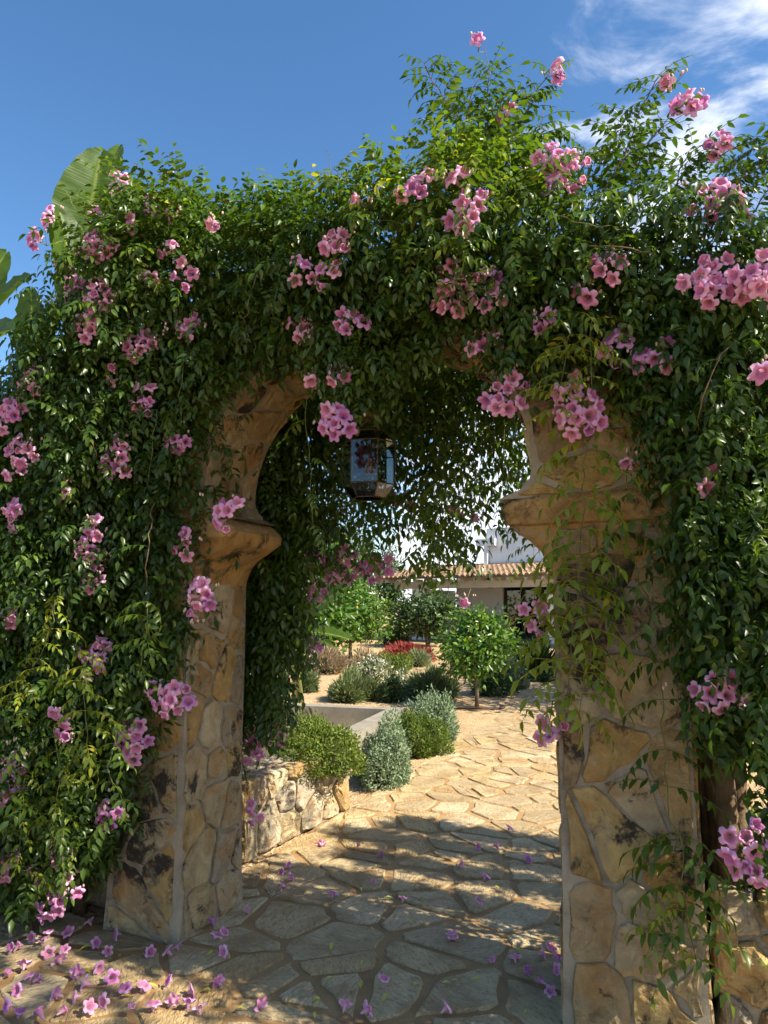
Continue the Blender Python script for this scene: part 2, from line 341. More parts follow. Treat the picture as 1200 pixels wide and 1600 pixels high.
def glass_mat(name, rough, alpha, col=(1, 1, 1)):
    m = bpy.data.materials.new(name); m.use_nodes = True; t = m.node_tree; o = t.nodes['Material Output']
    gl = nd(t, 'ShaderNodeBsdfGlossy', {'Roughness': rough}); tp = nd(t, 'ShaderNodeBsdfTransparent'); tp.inputs[0].default_value = (*col, 1)
    fr = nd(t, 'ShaderNodeFresnel', {'IOR': 1.5}); mx = nd(t, 'ShaderNodeMixShader'); t.links.new(mth(t, 'ADD', fr.outputs[0], alpha), mx.inputs[0])
    t.links.new(tp.outputs[0], mx.inputs[1]); t.links.new(gl.outputs[0], mx.inputs[2]); t.links.new(mx.outputs[0], o.inputs['Surface']); return m
M_GLASS = glass_mat('lantern_glass', 0.05, 0.06, (0.52, 0.56, 0.55)); M_PANE = glass_mat('door_glass', 0.03, 0.05, (0.3, 0.3, 0.3))
M_BULB = glass_mat('bulb_glass', 0.05, 0.12, (0.95, 0.85, 0.62))
def banana_mat():
    m = bpy.data.materials.new('banana_leaf'); m.use_nodes = True; t = m.node_tree; b = t.nodes['Principled BSDF']; o = t.nodes['Material Output']
    a = nd(t, 'ShaderNodeAttribute', attribute_name='tint'); w = nd(t, 'ShaderNodeAttribute', attribute_name='along')
    st = noise(t, mth_vec(t, w.outputs['Fac']), 90, 2, 0.5)
    c = ramp(t, a.outputs['Fac'], [(0, (0.035, 0.075, 0.014)), (0.8, (0.075, 0.13, 0.02)), (1, (0.22, 0.26, 0.07))])
    c = mixc(t, 0.7, c, ramp(t, st, [(0.35, (0.7, 0.72, 0.6)), (0.65, (1.25, 1.25, 1.2))]), 'MULTIPLY')
    t.links.new(c, b.inputs['Base Color']); b.inputs['Roughness'].default_value = 0.45; b.inputs['Specular IOR Level'].default_value = 0.4
    bump(t, b, st, 0.5, 0.006)
    tr = nd(t, 'ShaderNodeBsdfTranslucent'); t.links.new(mixc(t, 1.0, c, (2.0, 2.0, 0.6), 'MULTIPLY'), tr.inputs['Color'])
    mx = nd(t, 'ShaderNodeMixShader', {0: 0.4}); t.links.new(b.outputs[0], mx.inputs[1]); t.links.new(tr.outputs[0], mx.inputs[2]); t.links.new(mx.outputs[0], o.inputs['Surface']); return m
def mth_vec(t, s):
    c = nd(t, 'ShaderNodeCombineXYZ'); t.links.new(s, c.inputs[0]); return c.outputs[0]
M_BANANA = banana_mat()

# ------------------------------------------------------------------ irregular cells (stones)
def clip(poly, p, q):                         # keep the side of the bisector nearer p
    mx_, my_ = (p[0] + q[0]) / 2, (p[1] + q[1]) / 2; nx, ny = q[0] - p[0], q[1] - p[1]; out = []
    for i in range(len(poly)):
        a = poly[i]; b = poly[(i + 1) % len(poly)]
        da = (a[0] - mx_) * nx + (a[1] - my_) * ny; db = (b[0] - mx_) * nx + (b[1] - my_) * ny
        if da <= 0: out.append(a)
        if da * db < 0: t = da / (da - db); out.append((a[0] + (b[0] - a[0]) * t, a[1] + (b[1] - a[1]) * t))
    return out
def voronoi(seeds, bounds):
    sd = np.asarray(seeds); x0, y0, x1, y1 = bounds; cells = []
    for i, p in enumerate(sd):
        poly = [(x0, y0), (x1, y0), (x1, y1), (x0, y1)]
        for j in np.argsort(((sd - p) ** 2).sum(1))[1:18]:
            poly = clip(poly, p, sd[j])
            if len(poly) < 3: break
        cells.append(poly)
    return cells
def inset(poly, d):
    c = np.mean(poly, 0); P = np.asarray(poly, float); n = len(P); out = []
    A = 0.5 * sum(P[i][0] * P[(i + 1) % n][1] - P[(i + 1) % n][0] * P[i][1] for i in range(n))
    if A < 0: P = P[::-1]
    res = [tuple(p) for p in P]
    for i in range(n):                        # clip by every edge moved inwards
        a = P[i]; b = P[(i + 1) % n]; e = b - a; L = np.linalg.norm(e)
        if L < 1e-6: continue
        nx, ny = -e[1] / L, e[0] / L; o = []
        for k in range(len(res)):
            s0 = res[k]; s1 = res[(k + 1) % len(res)]
            da = (s0[0] - a[0]) * nx + (s0[1] - a[1]) * ny - d; db = (s1[0] - a[0]) * nx + (s1[1] - a[1]) * ny - d
            if da >= 0: o.append(s0)
            if da * db < 0: t = da / (da - db); o.append((s0[0] + (s1[0] - s0[0]) * t, s0[1] + (s1[1] - s0[1]) * t))
        res = o
        if len(res) < 3: return None
    return res
def area(poly):
    P = np.asarray(poly); return 0.5 * abs(np.dot(P[:, 0], np.roll(P[:, 1], -1)) - np.dot(P[:, 1], np.roll(P[:, 0], -1)))
def rough_outline(poly, jit, cut=0.28):
    out = []; n = len(poly)
    for i in range(n):
        a = np.asarray(poly[i]); b = np.asarray(poly[(i + 1) % n]); L = np.linalg.norm(b - a)
        if L < 0.012: out.append(a); continue
        c = min(cut, 0.45)
        nrm = np.array([-(b - a)[1], (b - a)[0]]) / L
        out.append(a + (b - a) * c * random.uniform(0.5, 1) + nrm * random.uniform(-jit, jit))
        if L > 0.10: out.append(a + (b - a) * 0.5 + nrm * random.uniform(-jit, jit))
        out.append(b - (b - a) * c * random.uniform(0.5, 1) + nrm * random.uniform(-jit, jit))
    return out
def stone_piece(poly, depth, proud, fmap, bev=0.012, wob=0.004):
    """poly in (a,b); fmap(a,b,h)->world; h up to proud, sunk to -depth"""
    P = np.asarray(poly); c = P.mean(0); n = len(P); V = []; Fs = []
    tilt = np.array([random.uniform(-1, 1), random.uniform(-1, 1)]) * wob / 0.15
    for lev, (k, h) in enumerate(((0.0, -depth), (0.0, proud - bev), (bev, proud))):
        for p in P:
            d = p - c; L = np.linalg.norm(d) + 1e-6; q = c + d * max(0.3, 1 - k / L)
            hh = h + (float(tilt @ (q - c)) + random.uniform(-wob, wob) if lev == 2 else (random.uniform(-wob, wob) * 0.6 if lev == 1 else 0))
            V.append(fmap(q[0], q[1], hh))
    q2 = [c + (p - c) * 0.5 for p in P]
    for q in q2: V.append(fmap(q[0], q[1], proud + float(tilt @ (q - c)) + random.uniform(-wob, wob) * 1.2))
    for l in range(3):
        for i in range(n): j = (i + 1) % n; Fs.append((l * n + i, l * n + j, (l + 1) * n + j, (l + 1) * n + i))
    Fs.append(tuple(3 * n + i for i in range(n)))
    return V, Fs
def jitter_seeds(x0, x1, y0, y1, sx, sy, jit=0.42):
    out = []; r = 0; y = y0 + sy / 2
    while y < y1 + sy * 0.4:
        x = x0 + sx / 2 + (sx / 2 if r % 2 else 0) - sx / 2
        while x < x1 + sx * 0.4:
            out.append((x + random.uniform(-jit, jit) * sx, y + random.uniform(-jit, jit) * sy)); x += sx
        y += sy; r += 1
    return [(min(max(a, x0 + 0.01), x1 - 0.01), min(max(b, y0 + 0.01), y1 - 0.01)) for a, b in out]
def face_stones(parent, x0, x1, y0, y1, sx, sy, fmap, m, joint=0.012, depth=0.02, proud=0.01, wob=0.004, jit=0.42, name='stone', bev=0.008, ojit=0.008):
    k = 0
    for cell in voronoi(jitter_seeds(x0, x1, y0, y1, sx, sy, jit), (x0, y0, x1, y1)):
        if len(cell) < 3: continue
        p = inset(cell, joint * random.uniform(0.7, 1.5))
        if not p or area(p) < 0.0012: continue
        p = rough_outline(p, ojit, .17)
        b = MB(); v, f = stone_piece(p, depth, proud * random.uniform(0.6, 1.35), fmap, bev, wob); b.add(v, f)
        b.obj(name, m, parent); k += 1
    return k

# ================================================================== GROUND, PATH
def ground():
    ys = np.concatenate([np.linspace(-30, 10, 9), np.linspace(11, 32, 12), [60, 200, 900]]); xs = np.array([-900, -200, -60, -20, -8, -3, 0, 3, 8, 20, 60, 200, 900.])
    V = [(x, y, terr(x, y) - 0.01) for y in ys for x in xs]; n = len(xs)
    Fc = [(j * n + i, j * n + i + 1, (j + 1) * n + i + 1, (j + 1) * n + i) for j in range(len(ys) - 1) for i in range(n - 1)]
    tag(mobj('ground', V, Fc, M_GRAVEL, loc=(0, 0, 0)), kind='structure')
ground()
PU0, PU1 = -0.24, 2.75                         # path edges along the wall direction
bedV = []; bedF = []
def path_z(v): return 0.0
# one bed sheet: wide forecourt in front of the wall, a strip behind it
def wz(u, v, h):
    p = uvz(u, v, 0); p[2] = terr(p[0], p[1]) + h; return p
mb = MB()
mb.add([wz(-6, -5, .0), wz(8, -5, .0), wz(8, 0.02, .0), wz(-6, 0.02, .0)], [(0, 1, 2, 3)])
vv = [0.02, 3, 6, 6.6, 8, 10, 12, 14]
for a, b_ in zip(vv[:-1], vv[1:]):
    mb.add([wz(PU0, a, .0), wz(PU1, a, .0), wz(PU1, b_, .0), wz(PU0, b_, .0)], [(0, 1, 2, 3)])
path = tag(mb.obj('path', M_BED, loc=(0, 0, 0)), kind='structure')
def flagstones():
    seeds = [s for s in jitter_seeds(-2.6, 4.0, -3.0, 0.3, 0.30, 0.235, 0.52)] + [s for s in jitter_seeds(PU0, PU1, 0.3, 12.5, 0.31, 0.25, 0.52)]
    seeds = [q for q in seeds if random.random() > .16]
    cells = voronoi(seeds, (-2.7, -3.1, 4.1, 12.6)); cand = []
    for s, cl in zip(seeds, cells):
        if len(cl) < 3: continue
        p = inset(cl, 0.017 * random.uniform(0.6, 1.7))
        if not p or area(p) < 0.006: continue
        c = np.mean(p, 0)
        if c[1] > 0.1:
            p = [(min(max(a, PU0 + 0.02), PU1 - 0.02), b) for a, b in p]
            if area(p) < 0.006: continue
        w = uvz(c[0], c[1], 0); y = w[1]
        vis = y > 1.3 and abs(w[0]) < y * 0.60 + 0.25
        cand.append((0 if vis else 1, y, p))
    cand.sort(key=lambda q: (q[0], q[1])); rest = MB()
    for i, (nv, y, p) in enumerate(cand):
        p = rough_outline(p, 0.011, .15); pr = random.uniform(0.007, 0.012)
        v, f = stone_piece(p, 0.01, pr, wz, 0.007, 0.002)
        if i < 300 and not nv:
            b = MB(); b.add(v, f); b.obj('flagstone', M_FLAG, path)
        else: rest.add(v, f)
    tag(rest.obj('flagstone', M_FLAG, path), kind='stuff')
flagstones()

# ================================================================== STONE ARCHWAY
TH = 0.515
arch = tag(empty('stone_archway', uvz(0.9, TH / 2, 0)), 'rough ochre stone garden archway with moulded capitals, half buried in flowering vine', 'archway')
def pillar(u0, u1, nm='pillar'):
    b = MB(); c = uvz((u0 + u1) / 2, TH / 2, 0.885); ins = 0.0
    hu, hv = (u1 - u0) / 2, TH / 2
    # slightly irregular core with a battered foot
    lev = [(0.0, 0.018), (0.12, 0.012), (0.45, 0.004), (0.9, 0.0), (1.3, 0.002), (1.75, 0.0)]; V = []; n = 16
    for z, e in lev:
        for k in range(n):
            s = k % 4 / 4.0; side = k // 4
            q = [(-1 + 2 * s, -1), (1, -1 + 2 * s), (1 - 2 * s, 1), (-1, 1 - 2 * s)][side]
            V.append(uvz((u0 + u1) / 2 + q[0] * (hu + e), TH / 2 + q[1] * (hv + e), z))
    Fs = [(l * n + k, l * n + (k + 1) % n, (l + 1) * n + (k + 1) % n, (l + 1) * n + k) for l in range(len(lev) - 1) for k in range(n)]
    Fs.append(tuple((len(lev) - 1) * n + k for k in range(n)))
    b.add(V, Fs); p = b.obj(nm, M_MOR, arch)
    def off(z): return np.interp(z, [l[0] for l in lev], [l[1] for l in lev])
    kw = dict(m=M_PST, joint=0.008, depth=0.03, proud=0.012, jit=0.5, ojit=0.013, bev=.006, wob=.003)
    face_stones(p, u0 + .012, u1 - .012, 0.0, 1.925, .25, .23, lambda a, z, h: uvz(a, -h - off(z), z), **kw)
    face_stones(p, 0.014, TH - .012, 0.0, 1.72, .19, .22, lambda a, z, h: uvz(u1 + h + off(z), a, z), **kw)
    face_stones(p, 0.014, TH - .012, 0.0, 1.72, .2, .22, lambda a, z, h: uvz(u0 - h - off(z), a, z), **kw)
    face_stones(p, u0 + .012, u1 - .012, 0.0, 1.72, .22, .24, lambda a, z, h: uvz(a, TH + h + off(z), z), **kw)
    return p
PL0, PL1, PR0, PR1 = -0.435, -0.015, 1.812, 2.30
pillar(PL0, PL1); pillar(PR0, PR1)
def capital(u0, u1, side):                     # side +1: opening lies at u1, -1: at u0
    prof = [(1.70, 0.002), (1.735, 0.012), (1.78, 0.026), (1.83, 0.055), (1.87, 0.10), (1.905, 0.155), (1.926, 0.180), (1.932, 0.186), (1.937, 0.168), (1.941, 0.200), (1.965, 0.212), (2.01, 0.214), (2.032, 0.206), (2.042, 0.188), (2.052, 0.12), (2.06, 0.06)]
    if side > 0: prof = [(1.70, 0.002), (1.735, 0.014), (1.78, 0.03), (1.82, 0.062), (1.855, 0.11), (1.885, 0.165), (1.91, 0.21), (1.94, 0.236), (1.975, 0.24), (2.0, 0.228), (2.03, 0.19), (2.055, 0.14), (2.075, 0.10)]
    b = MB(); V = []; R = 5
    for z, e in prof:
        eo = e; es = 0.004 if z < 1.937 else 0.034 * e / .214
        a0 = u0 - (es if side > 0 else eo); a1 = u1 + (eo if side > 0 else es); v0 = -es + 0.003; v1 = TH + es - .003
        r = 0.02 + min(0.05, e * 0.25)
        for (ca, cv, st) in ((a1 - r, v0 + r, -90), (a1 - r, v1 - r, 0), (a0 + r, v1 - r, 90), (a0 + r, v0 + r, 180)):
            for k in range(R):
                an = math.radians(st + 90 * k / (R - 1)); V.append(uvz(ca + r * math.cos(an) + random.uniform(-.003, .003), cv + r * math.sin(an) + random.uniform(-.003, .003), z + random.uniform(-.003, .003)))
    n = 4 * R; L = len(prof)
    Fs = [(l * n + k, l * n + (k + 1) % n, (l + 1) * n + (k + 1) % n, (l + 1) * n + k) for l in range(L - 1) for k in range(n)]
    Fs.append(tuple((L - 1) * n + k for k in range(n))); Fs.append(tuple(k for k in range(n))[::-1])
    b.add(V, Fs); return b.obj('capital', M_CAP, arch, smooth=False)
capital(PL0, PL1, 1); capital(PR0, PR1, -1)
# arch ring: inner curve from the left capital over the crown to the right capital
CU, CZ, AA, BB = 0.885, 2.19, 0.852, 0.735
inn = [(CU - 0.70, 2.05), (CU - 0.735, 2.062), (CU - 0.80, 2.09), (CU - 0.838, 2.13)]
inn += [(CU - AA * math.cos(t), CZ + BB * math.sin(t)) for t in np.linspace(0, math.pi, 41)]
inn += [(2 * CU - a, z) for a, z in inn[3::-1]]
inn = np.array(inn)
def outer(i):
    u, z = inn[i]
    if z < CZ - 1e-6 or i <= 4 or i >= len(inn) - 5: return (PL0 if u < CU else PR1, max(z, 2.05))
    t = math.acos(max(-1, min(1, -(u - CU) / AA)))
    return (CU - 1.36 * math.cos(t), CZ + 1.06 * math.sin(t))
out = np.array([outer(i) for i in range(len(inn))]); NI = len(inn)
b = MB(); V = []
for i in range(NI):
    V += [uvz(inn[i][0], 0, inn[i][1]), uvz(out[i][0], 0, out[i][1]), uvz(inn[i][0], TH, inn[i][1]), uvz(out[i][0], TH, out[i][1])]
Fs = []
for i in range(NI - 1):
    a, c = 4 * i, 4 * (i + 1)
    Fs += [(a, c, c + 1, a + 1), (a + 2, a + 3, c + 3, c + 2), (a, a + 2, c + 2, c), (a + 1, c + 1, c + 3, a + 3)]
Fs += [(0, 1, 3, 2), (4 * NI - 4, 4 * NI - 2, 4 * NI - 1, 4 * NI - 3)]
b.add(V, Fs); ring = b.obj('arch_ring', M_MOR, arch)
arcl = np.concatenate([[0], np.cumsum(np.linalg.norm(np.diff(inn, axis=0), axis=1))])
def soff(s, v, h):
    u = np.interp(s, arcl, inn[:, 0]); z = np.interp(s, arcl, inn[:, 1])
    du = np.interp(s + .02, arcl, inn[:, 0]) - np.interp(s - .02, arcl, inn[:, 0]); dz = np.interp(s + .02, arcl, inn[:, 1]) - np.interp(s - .02, arcl, inn[:, 1]); L = math.hypot(du, dz) + 1e-9
    return uvz(u + dz / L * h, v, z - du / L * h)
def facef(sgn):
    def f(s, r, h):
        ui = np.interp(s, arcl, inn[:, 0]); zi = np.interp(s, arcl, inn[:, 1]); uo = np.interp(s, arcl, out[:, 0]); zo = np.interp(s, arcl, out[:, 1]); k = r / 0.38
        return uvz(ui + (uo - ui) * k, (-h if sgn < 0 else TH + h), zi + (zo - zi) * k)
    return f
face_stones(ring, 0.06, arcl[-1] - .06, 0.012, TH - .012, .22, .19, soff, M_PST, joint=0.010, depth=0.03, proud=0.014, jit=0.44, wob=.006)
face_stones(ring, 0.02, arcl[-1] - .02, 0.012, 0.37, .17, .19, facef(-1), M_PST, joint=0.010, depth=0.03, proud=0.012, jit=0.44, wob=.006)
face_stones(ring, 0.02, arcl[-1] - .02, 0.012, 0.37, .2, .19, facef(1), M_PST, joint=0.010, depth=0.03, proud=0.012, jit=0.44)
# jagged split in the right haunch of the ring: rows of stones already separate; nothing else

# ================================================================== LOW WALLS
def low_wall(name, label, A, B, h, thick, sx, sy, top=True, joint=0.009, group=None):
    """face runs from A to B (ground points); body lies to the left of A->B ... outward normal to the right"""
    A = np.asarray(A, float); B = np.asarray(B, float); e = B - A; L = np.linalg.norm(e[:2]); e = e / L; e[2] = 0
    nr = np.array([e[1], -e[0], 0.0])
    root = tag(empty(name, (A + B) / 2), label, 'wall', group)
    b = MB(); c = (A + B) / 2 - nr * (thick / 2 + 0.03) + EZ * (h / 2 - 0.02)
    b.box(c, e, nr, EZ, L / 2 - 0.02, thick / 2, h / 2 - 0.02); core = b.obj('core', M_MOR, root)
    kw = dict(m=M_WST, joint=joint, depth=0.06, proud=0.02, jit=0.40, wob=0.010, bev=0.016, ojit=0.007)
    face_stones(root, 0, L, 0.0, h, sx, sy, lambda a, z, q: A + e * a + EZ * z + nr * (q - 0.02), **kw)
    face_stones(root, 0, thick, 0.0, h, sx, sy, lambda a, z, q: B - nr * a + EZ * z + e * (q - 0.02), **kw)
    face_stones(root, 0, thick, 0.0, h, sx, sy, lambda a, z, q: A - nr * (thick - a) + EZ * z - e * (q - 0.02), **kw)
    if top: face_stones(root, 0, L, 0.0, thick, sx * 1.2, sy, lambda a, z, q: A + e * a - nr * z + EZ * (h + q - 0.03), **kw)
    return root
low_wall('low_stone_wall', 'low sunlit stone wall behind the left pillar, carrying a mounded yellow-green bush', gnd(382, 1352), gnd(548, 1266), 0.50, 0.42, 0.27, 0.22)
low_wall('low_stone_wall', 'low shaded stone wall against the pillar with the hanging flower clusters', uvz(-2.6, 0.16, 0), uvz(-0.46, 0.16, 0), 0.42, 0.35, 0.24, 0.2)
low_wall('low_stone_wall', 'low dry stone wall beside the lichen-blackened pillar, with a leafy bed on top', uvz(2.34, 0.08, 0), uvz(4.6, 0.08, 0), 0.56, 0.4, 0.25, 0.22, joint=0.008)

# ================================================================== FOLIAGE GENERATOR
def leaf_tpl(L=1.0, w=0.42, fold=0.10, curl=0.14, lod=0):
    if lod:
        V = np.array([(0, 0, 0), (0.45 * L, -w / 2, 0.05), (L, 0, -curl), (0.45 * L, w / 2, 0.05)]); return V, np.array([(0, 1, 2), (0, 2, 3)])
    V = np.array([(0, 0, 0), (0.30 * L, -w * 0.46, fold), (0.62 * L, -w * 0.38, fold * 0.7 - curl * .2), (L, 0, -curl), (0.62 * L, w * 0.38, fold * 0.7 - curl * .2), (0.30 * L, w * 0.46, fold), (0.45 * L, 0, 0)])
    return V, np.array([(0, 1, 6), (1, 2, 6), (2, 3, 6), (3, 4, 6), (4, 5, 6), (5, 0, 6)])
def frames(D, Nn):
    D = D / (np.linalg.norm(D, axis=1, keepdims=True) + 1e-9); Y = np.cross(Nn, D); Y /= (np.linalg.norm(Y, axis=1, keepdims=True) + 1e-9); Z = np.cross(D, Y)
    return np.stack([D, Y, Z], axis=2)         # columns
def instance(tplV, tplF, pos, M3, scale, tint):
    n = len(pos); k = len(tplV); V = np.einsum('nij,kj->nki', M3, tplV) * np.asarray(scale)[:, None, None] + np.asarray(pos)[:, None, :]
    Fc = tplF[None] + (np.arange(n) * k)[:, None, None]
    return V.reshape(-1, 3), Fc.reshape(-1, tplF.shape[1]), np.repeat(tint, k)
def cat(parts):
    Vs, Fs, Ts = [], {}, []; b = 0
    for V, Fc, T in parts:
        Vs.append(V); Fs.setdefault(Fc.shape[1], []).append(Fc + b); Ts.append(T); b += len(V)
    return np.concatenate(Vs), [np.concatenate(f) for f in Fs.values()], np.concatenate(Ts)
def spray_tpl(rng, pairs=3, lod=0, length=0.15, leaf=0.045, droop=1.1):
    """pinnate leaf: arching rachis along +X, leaflets in pairs plus one at the tip"""
    parts = []; lv, lf = leaf_tpl(1.0, 0.44, 0.07, 0.16, lod)
    ang = 0.35; p = np.zeros(3); pts = [p.copy()]; n = pairs * 2 + 1; seg = length / (pairs + 0.6)
    pos, D, Nn, sc = [], [], [], []
    for i in range(pairs + 1):
        d = np.array([math.cos(ang), 0, math.sin(ang)]); p = p + d * seg * (0.9 if i else 0.75); pts.append(p.copy()); ang -= droop / (pairs + 1) * rng.uniform(.7, 1.3)
        up = np.array([-math.sin(ang), 0, math.cos(ang)])
        sides = (-1, 1) if i < pairs else (0,)
        for s in sides:
            dd = d * (0.55 if s else 1) + np.array([0, s * 0.85, 0]) - np.array([0, 0, rng.uniform(.35, .9) if s else .5]) + rng.normal(0, .13, 3)
            pos.append(p); D.append(dd); Nn.append(up + np.array([0, s * 0.5, 0]) + rng.normal(0, .2, 3)); sc.append(leaf * rng.uniform(.8, 1.15) * (1.1 if not s else 1))
    M3 = frames(np.array(D), np.array(Nn))
    V, Fc, T = instance(lv, lf, np.array(pos), M3, sc, rng.normal(0, .06, len(pos)))
    b = MB(); b.tube(pts, [0.0014] * len(pts), 3, False)
    st = np.array(b.v); sf = np.array(b.f)
    return V, Fc, T, st, sf
TPL = [spray_tpl(RNG, pairs=RNG.integers(3, 5), length=RNG.uniform(.12, .17), droop=RNG.uniform(.6, 1.6)) for _ in range(10)]
TPL_LO = [spray_tpl(RNG, pairs=RNG.integers(2, 4), lod=1, length=RNG.uniform(.12, .17), leaf=.060, droop=RNG.uniform(.6, 1.6)) for _ in range(6)]
def sprays(pos, dirs, scale, tint, lo=False, stems=False):
    """merged foliage arrays from many sprays"""
    T = TPL_LO if lo else TPL; idx = RNG.integers(0, len(T), len(pos)); parts = []
    up = np.tile(EZ, (len(pos), 1)) + RNG.normal(0, .35, (len(pos), 3)); M3 = frames(dirs, up)
    for k in range(len(T)):
        s = idx == k
        if not s.any(): continue
        V, Fc, tt, st, sf = T[k]; v, f, t = instance(V, Fc, pos[s], M3[s], scale[s], tint[s]); t = t + np.tile(tt, s.sum()) if len(t) == len(tt) * s.sum() else t
        parts.append((v, f, np.clip(t, 0, 1)))
        if stems: v, f, t = instance(st, sf, pos[s], M3[s], scale[s], np.clip(tint[s] + .25, 0, 1)); parts.append((v, f, t))
    return parts
def instance_tint(tint, tt): return tint
SPRAY_ME = []
for V, Fc, tt, st, sf in TPL[:8]:
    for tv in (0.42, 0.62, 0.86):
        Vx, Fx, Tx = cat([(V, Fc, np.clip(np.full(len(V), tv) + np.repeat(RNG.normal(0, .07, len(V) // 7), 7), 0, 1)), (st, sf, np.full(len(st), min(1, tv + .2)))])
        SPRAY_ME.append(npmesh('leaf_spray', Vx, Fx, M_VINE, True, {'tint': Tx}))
def spray_obj(pos, d, sc, tier, parent, me=None):
    d = Vector(d).normalized(); up = Vector((random.gauss(0, .25), random.gauss(0, .25), 1)); y = up.cross(d).normalized(); z = d.cross(y)
    o = bpy.data.objects.new('leaf_spray', SPRAY_ME[random.randrange(8) * 3 + tier]); put(o, parent, pos)
    o.rotation_euler = Matrix((d, y, z)).transposed().to_euler(); o.scale = (sc, sc, sc); return o

# ------------------------------------------------------------------ flowers
def flower_me(seed, open_=1.0):
    r = random.Random(seed); n = 20; ph = r.uniform(0, 6)
    prof = [(-.052, .0045, 0.0), (-.034, .0085, 0.05), (-.014, .0125, .18), (-.002, .0165, .30), (.006, .026, .5), (.004 + .010 * (1 - open_), .036 * open_, .8), (-.004 + .016 * (1 - open_), .044 * open_, 1.0)]
    V = []; T = []
    for k, (z, rad, t) in enumerate(prof):
        for i in range(n):
            a = 2 * math.pi * i / n; lobe = abs(math.cos(2.5 * a)); q = max(0, k - 3) / 3
            rr = rad * (1 - q * 0.42 * (1 - lobe ** 0.55)); zz = z + q * (.008 * math.sin(5 * a + ph) * (.5 + .5 * r.random()) + r.uniform(-.002, .002)) - q * .006 * (1 - lobe)
            V.append((rr * math.cos(a), rr * math.sin(a), zz)); T.append(min(1, t + (1 - lobe) * q * .05))
    Fs = [(k * n + i, k * n + (i + 1) % n, (k + 1) * n + (i + 1) % n, (k + 1) * n + i) for k in range(len(prof) - 1) for i in range(n)]
    V = np.array(V); V[:, 2] -= .0
    return npmesh('flower', V, np.array(Fs), M_PETAL, True, {'tint': T})
FLOWER = [flower_me(i, op) for i, op in enumerate((1, .95, 1.05, .9, .78, 1.0, .55, 1.02))]
def flower_obj(pos, d, parent=None, sc=1.0, name='flower'):
    o = bpy.data.objects.new(name, random.choice(FLOWER)); put(o, parent, pos)
    q = Vector(d).normalized().to_track_quat('Z', 'Y').to_matrix() @ Matrix.Rotation(random.uniform(0, 6.28), 3, 'Z'); o.rotation_euler = q.to_euler(); o.scale = (sc, sc, sc); return o
OUTW = -EN
def cluster(px, py, n, v, parent, size=1.0, buds=4, outward=None):
    if v < -.24:                               # sit just proud of the leaves
        for _ in range(3):
            u, z = onwall(px, py, v); e_ = float(np.clip(edge_dist(np.array([u]), np.array([z]))[0] / .22, .35, 1)); v = -float(bulge(u, z)) * e_ * 1.12 - .135
    u, z = onwall(px, py, v); c = uvz(u, v, z); ow = OUTW if outward is None else outward
    root = c - ow * 0.10 + EZ * 0.05
    spread = 0.020 + 0.0165 * math.sqrt(n) * size
    mbk = MB(); bud = MB(); pts = []; tries = 0
    rad = spread * 1.02
    while len(pts) < n and tries < 200:
        tries += 1; a, b_ = random.gauss(0, .62), random.gauss(0, .62)
        if a * a + b_ * b_ > 1.6: continue
        if any((a - p[0]) ** 2 + (b_ - p[1]) ** 2 < (0.050 / rad) ** 2 * (0.8 if tries < 120 else .3) for p in pts): continue
        pts.append((a, b_))
    mbk.tube([root - ow * .05 + EZ * .03, root - EZ * .01, c - ow * .05], [.0022, .002, .0016], 4)
    items = []
    for a, b_ in pts:
        p = c + EU * a * rad * 1.1 + EZ * b_ * rad + ow * (.03 * (1 - a * a * .5 - b_ * b_ * .3) + random.uniform(-.015, .02))
        d = ow * 0.9 + EU * (a * .8 + random.gauss(.12, .3)) + EZ * (b_ * .55 - .12 + random.gauss(0, .3)); d = d / np.linalg.norm(d)
        back = p - d * .05; mbk.tube([c - ow * .05, (c - ow * .05 + back) / 2 + EZ * .008, back], .0013, 3); items.append((p, d))
    for k in range(buds):
        p = c + EU * random.gauss(0, rad * .8) + EZ * abs(random.gauss(rad * .7, rad * .5)) + ow * random.uniform(-.02, .03)
        mbk.tube([c - ow * .05, p], .0009, 3); bud.ball(p, .006, .006, .009, 5, 3)
        if random.random() < .6: bud.ball(p + np.array([random.uniform(-.015, .015), 0, random.uniform(-.015, .01)]), .005, .005, .008, 5, 3)
    cl = mbk.obj('flower_cluster', M_STEM, parent, loc=c, smooth=True)
    if buds: tag(bud.obj('buds', M_BUD, cl, smooth=True), kind='stuff')
    for p, d in items: flower_obj(p, d, cl, random.uniform(.76, 1.0) * size)
    return cl

